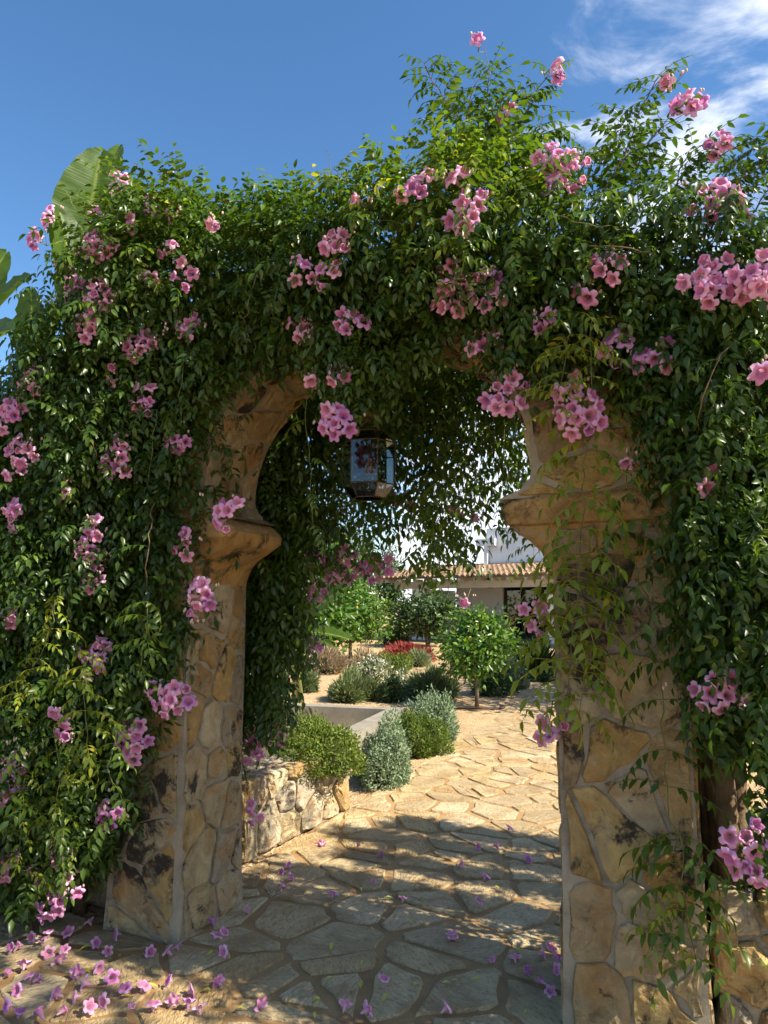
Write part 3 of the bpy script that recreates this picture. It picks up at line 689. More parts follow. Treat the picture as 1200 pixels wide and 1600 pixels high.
# ================================================================== VINES
SPL = 0.62                                     # u that divides the left plant from the right plant on the crown
vineL = tag(empty('trumpet_vine', uvz(-0.75, 0.1, 0)), 'pink trumpet vine smothering the pillar and the flank with the banana leaves behind', 'vine')
vineR = tag(empty('trumpet_vine', uvz(2.75, 0.35, 0)), 'tall pink trumpet vine with loose shoots above the lichen-blackened pillar', 'vine')
vineC = tag(empty('trumpet_vine', uvz(0.9, 1.6, 0)), 'dark curtain of trailing trumpet vine strands hanging behind the lantern', 'vine')
PX = [(-330, 660), (-60, 610), (0, 590), (60, 545), (95, 495), (118, 450), (150, 385), (200, 320), (255, 292), (330, 312), (385, 315), (430, 308), (490, 315), (545, 300), (592, 272), (640, 272), (688, 262), (705, 235), (735, 212), (790, 205), (835, 225), (860, 262), (915, 300), (965, 310), (1010, 290), (1060, 290), (1120, 305), (1200, 295), (1280, 300),
      (1330, 1350), (1200, 1360), (1185, 1230), (1165, 1165), (1105, 1140), (1075, 1010), (1062, 860), (1055, 760), (1010, 690), (965, 610), (930, 590), (900, 610), (860, 605), (800, 590), (740, 545), (690, 535), (640, 545), (590, 610), (555, 640), (520, 600), (480, 545), (425, 548), (375, 585), (335, 650), (312, 730), (305, 800), (292, 880), (285, 980), (268, 1080), (225, 1180), (195, 1285), (140, 1335), (70, 1400), (0, 1400), (-330, 1400)]
def bulge(u, z):                              # how far the foliage stands in front of the wall
    return 0.13 + 0.17 * np.clip((-u - 0.0) / 0.5, 0, 1) + 0.20 * np.clip((u - 2.2) / 0.5, 0, 1) + 0.13 * np.clip((z - 2.7) / 0.5, 0, 1)
POLY = []
for x_, y_ in PX:
    v_ = -.16
    for _ in range(3): v_ = -.62 * float(bulge(*onwall(x_, y_, v_)))
    POLY.append(onwall(x_, y_, v_))
PA = np.array(POLY); BX = (PA[:, 0].min(), PA[:, 0].max(), PA[:, 1].min(), PA[:, 1].max())
def poly_sample(n):
    out_ = []
    while sum(map(len, out_)) < n:
        q = np.column_stack([RNG.uniform(BX[0], BX[1], n), RNG.uniform(BX[2], BX[3], n)]); out_.append(q[inpoly(q, POLY)])
    return np.concatenate(out_)[:n]
def in_stone(u, v, z):
    pil = (((u > PL0 - .02) & (u < PL1 + .02)) | ((u > PR0 - .02) & (u < PR1 + .02))) & (z < 2.1) & (v > -.03) & (v < TH + .03)
    r2 = ((u - CU) / 1.36) ** 2 + ((z - CZ) / 1.06) ** 2; ri = ((u - CU) / (AA - .02)) ** 2 + ((z - CZ) / (BB - .02)) ** 2
    ringm = (z >= 2.0) & (r2 < 1) & (ri > 1) & (v > -.03) & (v < TH + .03)
    return pil | ringm
def edge_dist(u, z):
    P = np.column_stack([u, z]); d = np.full(len(P), 9.0)
    for i in range(len(PA)):
        a = PA[i]; e = PA[(i + 1) % len(PA)] - a; t = np.clip(((P - a) @ e) / (e @ e), 0, 1); d = np.minimum(d, np.linalg.norm(P - a - t[:, None] * e, axis=1))
    return d
allparts = {'L': [], 'R': []}
def scatter(ncl, per, layer):
    q = poly_sample(ncl); u, z = q[:, 0], q[:, 1]; bl = bulge(u, z); ed = np.clip(edge_dist(u, z) / 0.22, 0.15, 1)
    if layer == 'front': v = -bl * ed * RNG.uniform(.15, 1.45, ncl)
    elif layer == 'inner': v = RNG.uniform(-.06, .5, ncl) * ed - .02
    else: v = TH + RNG.uniform(.0, .75, ncl) * ed * np.where(u > 2.1, np.where(z < 2.7, .12, .6), 1)
    hue = RNG.normal(0, .07, ncl); rad = RNG.uniform(.06, .13, ncl)
    k = np.repeat(np.arange(ncl), per); n = len(k)
    g = RNG.normal(0, 1, (n, 3)) * rad[k, None] * np.array([.85, .7, 1.5]); uu, vv_, zz = u[k] + g[:, 0], v[k] + g[:, 1] * (.7), z[k] + g[:, 2]
    keep = ~in_stone(uu, vv_, zz) & inpoly(np.column_stack([uu, zz]), POLY) & (zz > .12)
    # fewer leaves right at the border so the outline breaks up
    uu, vv_, zz, kk, gg = uu[keep], vv_[keep], zz[keep], k[keep], g[keep]
    pos = uvza(np.column_stack([uu, vv_, zz])); n = len(pos)
    ov = {'front': -1.0, 'inner': -.5, 'back': .8}[layer]
    dirs = EN * (ov * RNG.uniform(.3, 1.2, n))[:, None]  + EU * (gg[:, 0] / rad[kk] * .5 + RNG.normal(0, .55, n))[:, None] + EZ * (RNG.normal(-.65, .45, n) + 1.0 * np.clip((zz - 3.1) / .4, 0, 1))[:, None]
    tint = np.clip(.36 + hue[kk] + .10 * np.clip((zz - 2.6) / .8, -.6, 1) + .22 * np.exp(-((uu - 1.5) / .35) ** 2) * (zz > 3.15) + RNG.normal(0, .08, n) + .28 * (RNG.random(n) < .06), .02, .98)  # yellow shoots on the crown; rising tint puts the sunlit top into leaf colour
    side = np.where(uu < SPL, 0, 1); lo = layer != 'front'
    for s, nm in ((0, 'L'), (1, 'R')):
        m_ = side == s
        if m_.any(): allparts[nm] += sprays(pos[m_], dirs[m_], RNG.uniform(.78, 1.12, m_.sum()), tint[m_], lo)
scatter(1050, 29, 'front'); scatter(950, 15, 'inner'); scatter(600, 13, 'back')

# loose shoots and trailing strands: (pixel polyline, v front/back, tier, spacing m, stem radius, plant)
def strand(pts, vine, tier=0, step=0.035, rad=.0028, sc=(.7, 1.05), bare=0.0, jit=.006, single=False, woody=False, acc=None):
    P = np.array(pts, float); d = np.concatenate([[0], np.cumsum(np.linalg.norm(np.diff(P, axis=0), axis=1))]); n = max(3, int(d[-1] / .05))
    s = np.linspace(0, d[-1], n); Q = np.column_stack([np.interp(s, d, P[:, i]) for i in range(3)])
    for _ in range(2): Q[1:-1] = (Q[:-2] + 2 * Q[1:-1] + Q[2:]) / 4
    Q[1:-1] += RNG.normal(0, jit, (n - 2, 3))
    mb_ = MB(); mb_.tube(Q, list(np.linspace(rad, rad * .55, n)), 5); mb_.obj('stem', M_WOOD if woody else M_STEM, vine, smooth=True)
    x = d[-1] * bare; k = 0
    while x < d[-1]:
        p = np.array([np.interp(x, s, Q[:, i]) for i in range(3)]); t = np.array([np.interp(min(x + .03, d[-1]), s, Q[:, i]) for i in range(3)]) - p; t /= np.linalg.norm(t) + 1e-6
        for sg in ((1, -1) if not single else (random.choice((1, -1)),)):
            dd = EU * sg * random.uniform(.5, 1) + EN * random.uniform(-.7, .4) + t * random.uniform(.1, .6) + EZ * random.uniform(-.4, .2)
            if acc is not None: acc.append((p, dd / np.linalg.norm(dd), random.uniform(*sc), tier))
            else: spray_obj(p, dd, random.uniform(*sc), tier, vine)
        x += step * random.uniform(.7, 1.3); k += 1
def pxs(pts, v): return [uvz(*((lambda a: (a[0], v if not hasattr(v, '__len__') else v[i], a[1]))(onwall(x, y, v if not hasattr(v, '__len__') else v[i])))) for i, (x, y) in enumerate(pts)]
def pxl(pts, v): return [(lambda a: uvz(a[0], v, a[1]))(onwall(x, y, v)) for x, y in pts]
# trailing strands over the face of the right pillar
strand(pxl([(915, 640), (914, 740), (907, 860), (898, 960), (888, 1075)], -.16), vineR, 2, .062, .003, sc=(1.05, 1.5))
strand(pxl([(985, 740), (1020, 810), (1045, 880), (1070, 990), (1082, 1040)], -.13), vineR, 1, .095, .003, bare=.1, sc=(1.0, 1.4))
strand(pxl([(970, 830), (990, 880), (1028, 990), (1036, 1100), (1038, 1200), (1056, 1320), (1068, 1450)], -.10), vineR, 0, .14, .003, sc=(1.0, 1.4))
strand(pxl([(1062, 1300), (1068, 1380), (1075, 1440), (1090, 1510)], -.13), vineR, 1, .055, .003, sc=(1.05, 1.5))
strand(pxl([(1075, 1390), (1052, 1420), (1045, 1480)], -.14), vineR, 2, .06, .002)
strand(pxl([(905, 880), (890, 940), (870, 1020), (868, 1100)], -.12), vineR, 2, .075, .002, sc=(1.05, 1.5))
strand(pxl([(900, 900), (925, 980), (915, 1060), (905, 1120)], -.14), vineR, 2, .075, .002, sc=(1.05, 1.5))
# strands over the left flank
for pts, tr in (([(90, 930), (80, 990), (40, 1060), (20, 1110)], 2), ([(140, 1020), (130, 1080), (135, 1150), (125, 1230)], 2), ([(85, 1150), (95, 1230), (70, 1300)], 2), ([(180, 1130), (170, 1230), (190, 1290)], 1), ([(230, 940), (230, 1000), (215, 1060)], 1), ([(40, 1210), (30, 1290), (35, 1360)], 2), ([(100, 1290), (95, 1370), (85, 1410)], 1)):
    strand(pxl(pts, -.50), vineL, tr, .07, .0025)
strand(pxl([(475, 560), (478, 640), (484, 740), (490, 830)], -.14), vineL, 1, .16, .0022, single=True, bare=.15)
strand(pxl([(285, 520), (283, 600), (283, 660)], -.30), vineL, 0, .16, .0022, single=True)
strand(pxl([(245, 640), (240, 700), (230, 760)], -.30), vineL, 0, .16, .0022, single=True)
# bright tufts on the crown and in front of the haunch
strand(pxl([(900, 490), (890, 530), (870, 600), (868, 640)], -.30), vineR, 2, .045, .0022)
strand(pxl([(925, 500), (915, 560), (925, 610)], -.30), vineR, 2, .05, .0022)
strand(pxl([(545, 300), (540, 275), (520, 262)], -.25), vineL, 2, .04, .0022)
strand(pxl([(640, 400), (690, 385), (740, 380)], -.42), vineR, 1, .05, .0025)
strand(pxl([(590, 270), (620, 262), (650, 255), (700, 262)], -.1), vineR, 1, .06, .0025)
# shoots above the skyline
SH = [([(735, 260), (752, 190), (762, 150), (766, 110), (757, 72)], 0, 0.0, .55), ([(720, 190), (705, 165), (690, 150), (672, 120), (663, 98)], .05, .35, .9), ([(790, 260), (812, 200), (835, 150), (850, 118), (866, 100)], -.05, 0.1, .7),
      ([(940, 330), (968, 260), (990, 200), (1010, 150), (1035, 110), (1048, 102)], .0, .0, .62), ([(985, 290), (1010, 225), (1040, 190), (1078, 172)], -.05, .0, .55), ([(1015, 330), (1070, 270), (1120, 235), (1170, 228)], -.08, .0, .8), ([(1040, 350), (1110, 300), (1200, 255), (1300, 215)], -.12, .0, 1), ([(840, 330), (800, 260), (770, 220), (755, 170)], .0, .0, 1), ([(760, 300), (745, 230), (720, 190), (705, 175)], .08, .0, 1),
      ([(860, 330), (880, 270), (905, 245), (930, 240)], .1, .0, 1), ([(1100, 340), (1130, 270), (1160, 235), (1200, 225), (1260, 190)], .1, .0, 1), ([(800, 300), (815, 240), (840, 200), (850, 170)], .05, 0, 1), ([(690, 290), (700, 230), (690, 200), (700, 150)], .1, 0, 1), ([(1000, 330), (985, 250), (965, 215), (970, 180)], .12, 0, 1),
      ([(930, 330), (950, 285), (960, 250), (985, 235)], -.1, 0, 1), ([(1060, 330), (1050, 280), (1070, 240), (1100, 225)], -.05, 0, 1), ([(1140, 330), (1150, 280), (1180, 250), (1215, 240)], -.1, 0, 1), ([(730, 250), (725, 200), (735, 150), (750, 120)], -.08, 0, 1), ([(770, 240), (785, 190), (800, 150), (830, 150)], -.1, 0, 1), ([(880, 310), (900, 270), (910, 245), (940, 235)], -.1, 0, 1), ([(820, 250), (840, 210), (855, 190), (870, 215)], 0, 0, 1), ([(1180, 330), (1190, 290), (1230, 270)], 0, 0, 1)]
for pts, v, bare, lim in SH:
    P = pxl(pts, v); L = len(P); cutn = max(2, int(round(L * lim)))
    strand(P[:cutn + (1 if cutn < L else 0)], vineR, random.choice((0, 0, 1)), .048, .0035, (.75, 1.05), bare * .3, woody=True)
    if cutn < L: strand(P[cutn - 1:], vineR, 0, 9, .0022, bare=2, woody=True)
strand(pxl([(250, 285), (300, 302), (360, 315), (410, 322)], -.2), vineL, 0, .20, .004, bare=.05, woody=True)
strand(pxl([(120, 330), (105, 300), (92, 288)], -.1), vineL, 1, 9, .0025, bare=2)
strand(pxl([(525, 300), (520, 262), (508, 232)], -.05), vineL, 0, 9, .002, bare=2, woody=True)
strand(pxl([(430, 360), (460, 340), (500, 335), (520, 345)], -.4), vineL, 1, 9, .003, bare=2)
for pts, f, vn in (([(810, 335), (870, 340), (940, 352), (1010, 372)], .42, vineR), ([(640, 465), (690, 445), (730, 430), (760, 432)], .46, vineR), ([(560, 330), (600, 345), (650, 350), (700, 372)], .42, vineL), ([(200, 470), (260, 440), (300, 405), (330, 395)], .42, vineL), ([(300, 545), (330, 570), (352, 600), (360, 640)], .22, vineL), ([(880, 395), (930, 380), (1000, 390), (1050, 420)], .46, vineR), ([(1180, 500), (1120, 560), (1090, 640), (1085, 720)], .48, vineR), ([(60, 620), (110, 650), (150, 700), (165, 780)], .46, vineL), ([(250, 760), (230, 830), (225, 900), (235, 960)], .44, vineL), ([(110, 850), (90, 930), (95, 1010)], .48, vineL), ([(430, 380), (400, 430), (385, 490), (390, 540)], .44, vineL)):
    vl = [-f + (.34 if i in (0, len(pts) - 1) else 0) for i in range(len(pts))]
    strand(pxs(pts, vl), vn, 0, .2, random.uniform(.0025, .004), bare=.3, single=True, woody=random.random() < .7)
strand(pxl([(385, 720), (370, 640), (362, 600)], -.03), vineL, 0, 9, .002, bare=2)

# curtain of strands behind the arch
acc = []
def curtain():
    prof = [(385, 1120), (400, 1135), (430, 1120), (455, 1060), (470, 960), (490, 900), (520, 870), (545, 850), (570, 845), (600, 800), (625, 760), (645, 840), (670, 885), (700, 890), (725, 850), (745, 780), (770, 800), (800, 760), (825, 830), (845, 880)]
    xs = [p[0] for p in prof]; ysb = [p[1] for p in prof]
    for x in list(np.linspace(384, 462, 17)) + list(np.linspace(468, 606, 36)) + list(np.linspace(608, 640, 3)) + list(np.linspace(645, 722, 17)) + list(np.linspace(728, 752, 2)) + list(np.linspace(756, 842, 13)):
        x = x + random.uniform(-6, 6); yb = np.interp(x, xs, ysb) + 34 - abs(random.gauss(0, 45)) * (1.7 if 560 < x < 640 else 1.15)
        v = random.uniform(TH + .12, TH + (.55 if x < 470 else 1.0)); yt = random.uniform(520, 570)
        mid = (x + random.uniform(-12, 12), (yt + yb) / 2)
        strand(pxl([(x + random.uniform(-10, 10), yt), mid, (x + random.uniform(-8, 8), max(yb, yt + 60))], v), vineC, random.choice((0, 0, 0, 1)), .05 if x > 470 else .038, .002, (1.0, 1.5), acc=acc, single=x > 470)
curtain()
A_ = [(np.array(a[0]), np.array(a[1]), a[2], a[3]) for a in acc]
pos = np.array([a[0] for a in A_]); dr = np.array([a[1] for a in A_]); scl = np.array([a[2] for a in A_]); tn = np.array([.36 + .2 * a[3] for a in A_]) + RNG.normal(0, .08, len(A_))
V, Fc, T = cat(sprays(pos, dr, scl, np.clip(tn, 0, 1), False)); tag(mobj('foliage', V, Fc, M_VINE, vineC, smooth=True, attrs={'tint': T}), kind='stuff')
# overhead leaves that the strands hang from (roof of the curtain)
n = 900; q = np.column_stack([RNG.uniform(-.1, 1.95, n), RNG.uniform(TH, TH + 1.15, n), RNG.uniform(2.72, 3.15, n)])
V, Fc, T = cat(sprays(uvza(q), RNG.normal(0, 1, (n, 3)) * np.array([1, 1, .5]) - EZ * .3, RNG.uniform(.8, 1.2, n), np.clip(RNG.normal(.38, .08, n), 0, 1), True)); tag(mobj('foliage', V, Fc, M_VINE, vineC, smooth=True, attrs={'tint': T}), kind='stuff')
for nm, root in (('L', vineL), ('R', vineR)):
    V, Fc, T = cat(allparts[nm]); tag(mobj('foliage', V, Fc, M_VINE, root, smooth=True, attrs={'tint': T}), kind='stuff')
# woody stems: feet of the vines
def trunk(pts, rad, parent, name='stem', m=M_WOOD, n=8):
    b_ = MB(); b_.tube(pts, rad, n); return b_.obj(name, m, parent, smooth=True)
TU = onwall(1132, 1250, .32)[0]
for k in range(6):
    a = random.uniform(-.09, .09); c = random.uniform(-.1, .1)
    trunk([uvz(TU + a, .32 + c, .3), uvz(TU - .01 + a * .6, .30 + c, .75), uvz(TU - .04 + a * 1.3, .28 + c, 1.3), uvz(TU - .06 + a * 2.2, .22 + c, 2.0), uvz(TU - .1 + a * 3, .2 + c, 2.8)], [.055, .045, .036, .028, .018], vineR)
for k in range(4):
    a = random.uniform(-.12, .12)
    trunk([uvz(-.75 + a, .1, 0.0), uvz(-.7 + a, .05, .7), uvz(-.62 + a, .05, 1.5), uvz(-.45 + a * 2, .0, 2.4), uvz(-.2 + a * 3, .25, 3.3)], [.04, .035, .03, .022, .012], vineL)
trunk([uvz(-.2, TH + .1, 2.2), uvz(.1, TH + .3, 2.85), uvz(.8, TH + .5, 3.0), uvz(1.7, TH + .5, 2.95), uvz(2.3, TH + .4, 2.6), uvz(2.5, TH + .35, 1.2), uvz(2.5, TH + .35, .0)], [.02, .022, .022, .024, .026, .03, .035], vineC)

# flower clusters: (x, y, flowers, distance in front of the wall)
FL_L = [(190, 290, 4, .30), (258, 275, 1, .2), (245, 322, 3, .36), (278, 335, 1, .36), (203, 352, 2, .36), (150, 345, 1, .32), (80, 345, 3, .2), (62, 378, 3, .2), (155, 385, 8, .4), (108, 412, 4, .36), (128, 392, 2, .38), (265, 398, 2, .38), (287, 432, 3, .40), (335, 352, 2, .36), (115, 455, 4, .3), (158, 465, 7, .42), (140, 510, 5, .44), (232, 430, 2, .3), (215, 545, 6, .46), (255, 525, 1, .42), (296, 515, 5, .42), (185, 585, 2, .42), (55, 596, 4, .4), (228, 628, 6, .46), (22, 640, 5, .42), (5, 660, 4, .42), (275, 690, 4, .42), (38, 705, 6, .44), (178, 728, 6, .46), (190, 695, 2, .42), (25, 740, 2, .4), (108, 770, 2, .42), (25, 805, 4, .42), (150, 835, 5, .46), (132, 860, 2, .42), (165, 880, 1, .46), (148, 908, 5, .48), (20, 958, 3, .44), (152, 1030, 7, .5), (165, 1000, 2, .5), (270, 1095, 8, .4), (238, 1072, 2, .4), (285, 850, 3, .34), (316, 932, 5, .30), (303, 972, 1, .28), (358, 805, 5, .30), (205, 1155, 9, .46), (95, 1120, 2, .42), (105, 1160, 2, .42), (30, 1195, 5, .48), (15, 1235, 5, .48), (172, 1275, 4, .46), (12, 1350, 4, .46), (100, 1328, 4, .5), (115, 1385, 3, .5), (85, 1415, 5, .5), (60, 1360, 2, .46), (470, 425, 3, .42), (528, 380, 5, .46), (515, 430, 3, .34), (477, 510, 5, .42), (545, 505, 4, .32), (491, 592, 1, .25), (535, 582, 3, .25), (527, 658, 6, .22), (570, 318, 1, .4)]
FL_R = [(743, 70, 1, .0), (874, 113, 2, .05), (1051, 127, 1, .0), (1084, 166, 3, .05), (1125, 233, 3, .1), (788, 180, 2, .1), (775, 215, 2, .05), (655, 300, 4, .36), (714, 284, 2, .38), (733, 330, 6, .42), (858, 248, 3, .3), (883, 275, 8, .32), (1115, 315, 7, .2), (1160, 345, 2, .2), (706, 470, 6, .44), (757, 455, 6, .46), (700, 440, 3, .36), (760, 540, 4, .40), (958, 415, 4, .42), (920, 460, 2, .42), (852, 500, 2, .4), (850, 520, 1, .4), (965, 545, 5, .42), (1030, 560, 4, .44), (790, 620, 7, .30), (890, 620, 4, .28), (910, 648, 7, .36), (1120, 450, 10, .5), (1185, 425, 5, .46), (1195, 450, 4, .46), (1100, 750, 2, .4), (1195, 575, 2, .4), (1125, 1075, 6, .5), (1182, 1330, 8, .5), (1175, 1365, 2, .5), (868, 1160, 1, .08), (855, 1135, 3, .06), (980, 725, 1, .15), (835, 965, 4, .05)]
FL_C = [(630, 785, 3, -1.1), (710, 800, 2, -1.2), (580, 890, 6, -1.0), (520, 885, 5, -1.0), (550, 895, 3, -1.0), (545, 870, 3, -.9), (600, 880, 3, -1.0), (490, 875, 3, -.9), (495, 930, 4, -.9), (520, 905, 3, -.95), (400, 1160, 6, -.8), (385, 1180, 4, -.75), (430, 1150, 3, -.8), (398, 1270, 3, -.8), (490, 1010, 3, -.9), (725, 940, 1, -1.2), (745, 800, 1, -1.1)]
for lst, root in ((FL_L, vineL), (FL_R, vineR), (FL_C, vineC)):
    for x, y, n, f in lst: cluster(x, y, n if n < 3 else int(n * 1.35), -f, root, size=1.0 if root is not vineC else .95, buds=random.randint(2, 7))

# ================================================================== FALLEN FLOWERS
FALL = [(18, 1470), (105, 1470), (100, 1498), (150, 1488), (168, 1497), (120, 1530), (155, 1525), (225, 1555), (160, 1578), (115, 1570), (60, 1540), (45, 1540), (25, 1560), (60, 1598), (30, 1598), (270, 1575), (295, 1580), (310, 1590), (262, 1548), (235, 1498), (260, 1500), (275, 1493), (338, 1470), (348, 1498), (340, 1545), (350, 1470), (387, 1430), (332, 1450), (505, 1325), (440, 1370), (450, 1362), (455, 1378), (440, 1393), (520, 1408), (560, 1330), (597, 1342), (583, 1385), (630, 1415), (749, 1420), (705, 1472), (775, 1330), (747, 1330), (797, 1302), (826, 1350), (722, 1358), (760, 1380), (708, 1472), (805, 1505), (770, 1515), (825, 1532), (862, 1495), (872, 1510), (850, 1500), (870, 1527), (860, 1560), (845, 1543), (600, 1545), (408, 1582), (540, 1585), (700, 1590), (575, 1590), (500, 1325), (138, 1452), (48, 1475), (65, 1482), (92, 1510), (38, 1520), (12, 1530), (175, 1540), (195, 1560), (140, 1590), (100, 1590), (205, 1590), (240, 1585), (8, 1585), (75, 1470), (30, 1490), (180, 1470), (210, 1462), (75, 1500), (15, 1495), (85, 1565), (130, 1548), (300, 1560)]
ANCH = lambda p, x, y: None
for i, (x, y) in enumerate(FALL):
    p = gnd(x, min(y, 1612), 0.0)
    lying = random.random() < .55
    d = np.array([random.gauss(0, 1), random.gauss(0, 1), .25 if lying else 1.6]); p = p + EZ * (.012 + (.018 if lying else .030))
    o = flower_obj(p, d, None, random.uniform(.6, .85), 'fallen_flower'); o.scale[2] *= random.uniform(.55, 1)
    pose = 'lying on its side' if lying else 'lying mouth upwards'
    where, g = ('on the paving before the flower-hung pillar', 'fallen flowers before the flower-hung pillar') if x < 370 and y > 1440 else (('on shaded paving beside the lichen-blackened pillar', 'fallen flowers beside the blackened pillar') if x > 780 else (('on the paving by the low sunlit wall', 'fallen flowers by the low sunlit wall') if x < 530 and y < 1420 else ('on the paving in the archway passage', 'fallen flowers in the passage')))
    tag(o, 'fallen pink trumpet flower ' + pose + ' ' + where, 'flower', g + (', on their side' if lying else ', mouth up'))
# small dry leaves on the paving
for i in range(46):
    x, y = random.uniform(0, 880), random.uniform(1440, 1595)
    if random.random() < .3: x, y = random.uniform(420, 870), random.uniform(1310, 1450)
    p = gnd(x, y, 0) + EZ * .024; V, Fc = leaf_tpl(.05, .02, .004, .012); a = random.uniform(0, 6.28)
    V = V @ np.array([[math.cos(a), math.sin(a), 0], [-math.sin(a), math.cos(a), 0], [0, 0, 1.0]]) * random.uniform(.6, 1.1)
    o = mobj('fallen_leaf', V + p, Fc, M_DRYLEAF if 'M_DRYLEAF' in globals() else M_LEMON, loc=p, smooth=True, attrs={'tint': np.full(len(V), random.random())})
    tag(o, 'small withered yellow leaf lying on the paving', 'leaf', 'fallen leaves on the paving')

# ================================================================== LANTERN
def lantern():
    u, z0 = .862, 2.13; v = .27; c = lambda du, dv, z: uvz(u + du, v + dv, z)
    root = tag(empty('lantern', c(0, 0, 2.135)), 'six-sided brass and glass lantern hanging under the archway', 'lantern')
    R = .135; hexa = [math.radians(60 * k + 12) for k in range(6)]
    zb, z1, z2, zt = 2.135, 2.20, 2.415, 2.475
    lv = {zb: .085, z1: R, z2: R, zt: .075}
    pt = lambda k, z: c(lv[z] * math.cos(hexa[k % 6]), lv[z] * math.sin(hexa[k % 6]), z)
    fr = MB()
    for k in range(6):
        fr.tube([pt(k, zb), pt(k, z1), pt(k, z2), pt(k, zt)], .0032, 5)
        for z in lv: fr.tube([pt(k, z), pt(k + 1, z)], .0036, 5)
    fr.obj('frame', M_BRASS, root)
    for (za, zb2) in ((zb, z1), (z1, z2), (z2, zt)):
        for k in range(6):
            g = MB(); g.add([pt(k, za), pt(k + 1, za), pt(k + 1, zb2), pt(k, zb2)], [(0, 1, 2, 3)]); g.obj('pane', M_GLASS, root)
    g = MB(); g.add([pt(k, zt) for k in range(6)], [tuple(range(6))]); g.obj('top_plate', M_BRASS, root)
    g = MB(); g.tube([c(0, 0, 2.24), c(0, 0, 2.262), c(0, 0, 2.30), c(0, 0, 2.345), c(0, 0, 2.365)], [.012, .036, .032, .018, .014], 12); g.obj('bulb', M_BULB, root, smooth=True)
    g = MB(); g.tube([c(0, 0, 2.362), c(0, 0, 2.475)], [.016, .016], 10); g.obj('socket', M_BRASS, root)
    st = MB()
    for s in (-1, 1): st.tube([c(s * .07, 0, zt), c(s * .055, 0, zt + .03), c(s * .012, 0, zt + .06), c(0, 0, zt + .09)], .006, 5)
    st.obj('strap', M_BRASS, root)
    g = MB(); g.tube([c(0, 0, 2.555), c(0, 0, 2.56), c(0, 0, 2.572), c(0, 0, 2.58)], [.055, .072, .068, .02], 16); g.obj('smoke_cap', M_RUST, root)
    ch = MB(); zz = 2.575; k = 0
    while zz < 2.925:
        a = EU if k % 2 else EN
        ch.tube([c(0, 0, zz) + a * .008 * math.sin(t) + EZ * .016 * (1 - math.cos(t)) for t in np.linspace(0, 6.28, 9)], .0022, 4); zz += .026; k += 1
    ch.obj('chain', M_IRON, root)
lantern()

# ================================================================== BANANAS
def banana_leaf(base, tip, width, nrm, parent, sag=.15, tears=0, seed=0):
    r = random.Random(seed); base = np.asarray(base, float); tip = np.asarray(tip, float); ax = tip - base; L = np.linalg.norm(ax); ax /= L
    nrm = np.asarray(nrm, float); nrm = nrm - ax * (nrm @ ax); nrm /= np.linalg.norm(nrm); sd = np.cross(ax, nrm); n = 22; m = 4
    V, T, Al = [], [], []; tearset = {r.randrange(3, n - 3): r.choice((-1, 1)) for _ in range(tears)}
    for i in range(n + 1):
        t = i / n; w = width * .5 * (math.sin(math.pi * min(1, t * .93 + .05)) ** .55) * (1 - .25 * t)
        if i == n: w *= .25
        mid = base + ax * L * t + nrm * sag * L * math.sin(math.pi * t * .9) * .6
        for j in range(-m, m + 1):
            s = j / m; ruff = .012 * math.sin(i * 2.3 + j) * abs(s); wj = w * (.86 if tearset.get(i) == (1 if j > 0 else -1) and abs(j) >= 2 else 1)
            V.append(mid + sd * wj * s + nrm * (abs(s) * w * .38 + ruff) + ax * abs(s) * width * .10); T.append(1.0 if j == 0 else .25 + .35 * r.random()); Al.append(t + abs(s) * .04)
    k = 2 * m + 1; Fs = [(i * k + j, i * k + j + 1, (i + 1) * k + j + 1, (i + 1) * k + j) for i in range(n) for j in range(2 * m)]
    return mobj('leaf', V, np.array(Fs), M_BANANA, parent, smooth=True, attrs={'tint': T, 'along': Al})
def banana(base, label, leaves, th):
    base = np.asarray(base, float); root = tag(empty('banana_plant', base), label, 'banana plant')
    c = np.mean([l[0] for l in leaves], 0); b_ = MB(); b_.tube([base, (base + c) / 2, c], [th, th * .85, th * .5], 10); b_.obj('trunk', M_GREEN_STALK, root, smooth=True)
    for i, (a, t, w, nr) in enumerate(leaves):
        s = MB(); s.tube([c - EZ * .2, (c + a) / 2, a], [.03, .025, .018], 6); s.obj('leaf_stalk', M_GREEN_STALK, root, smooth=True)
        banana_leaf(a, t, w, nr, root, .12, 3, i + 5)
    return root
M_GREEN_STALK = simple('banana_stalk', (0.16, 0.20, 0.05), .5, .3, .3, 8, .1)
Y1 = 5.6; D = lambda x, y, Y: atdepth(x, y, Y)
banana(gnd(150, 1290) + np.array([-.2, 1.6, 0]) * 0 + np.array([-0.3, .6, 0]), 'tall banana plant whose upright leaves rise behind the flower-hung pillar', [
    (D(125, 455, 5.5), D(158, 245, 5.3), .62, (.3, -1, .1)), (D(165, 460, 5.6), D(190, 236, 5.9), .46, (-.3, -1, .2)), (D(190, 470, 5.5), D(205, 285, 5.4), .5, (.7, -1, .1)), (D(110, 520, 5.4), D(90, 330, 5.2), .45, (1, -.6, .1)), (D(120, 560, 5.4), D(98, 430, 5.1), .5, (1, -.3, .2))], .09)
banana(np.array([-3.9, 5.8, 0.]), 'banana plant with broad arching leaves at the far end of the flower-hung vine', [
    (D(-60, 600, 5.8), D(48, 440, 5.2), .5, (.2, -.8, .7)), (D(-70, 620, 5.6), D(25, 520, 4.9), .55, (.3, -.9, .5)), (D(-80, 560, 5.8), D(10, 400, 5.7), .5, (.3, -1, .3)), (D(60, 600, 6.2), D(50, 455, 6.1), .34, (.1, -1, .2)), (D(70, 600, 6.2), D(105, 470, 6.3), .3, (-.5, -1, .2)), (D(-40, 800, 5.4), D(12, 640, 5.0), .4, (.3, -1, .2))], .10)
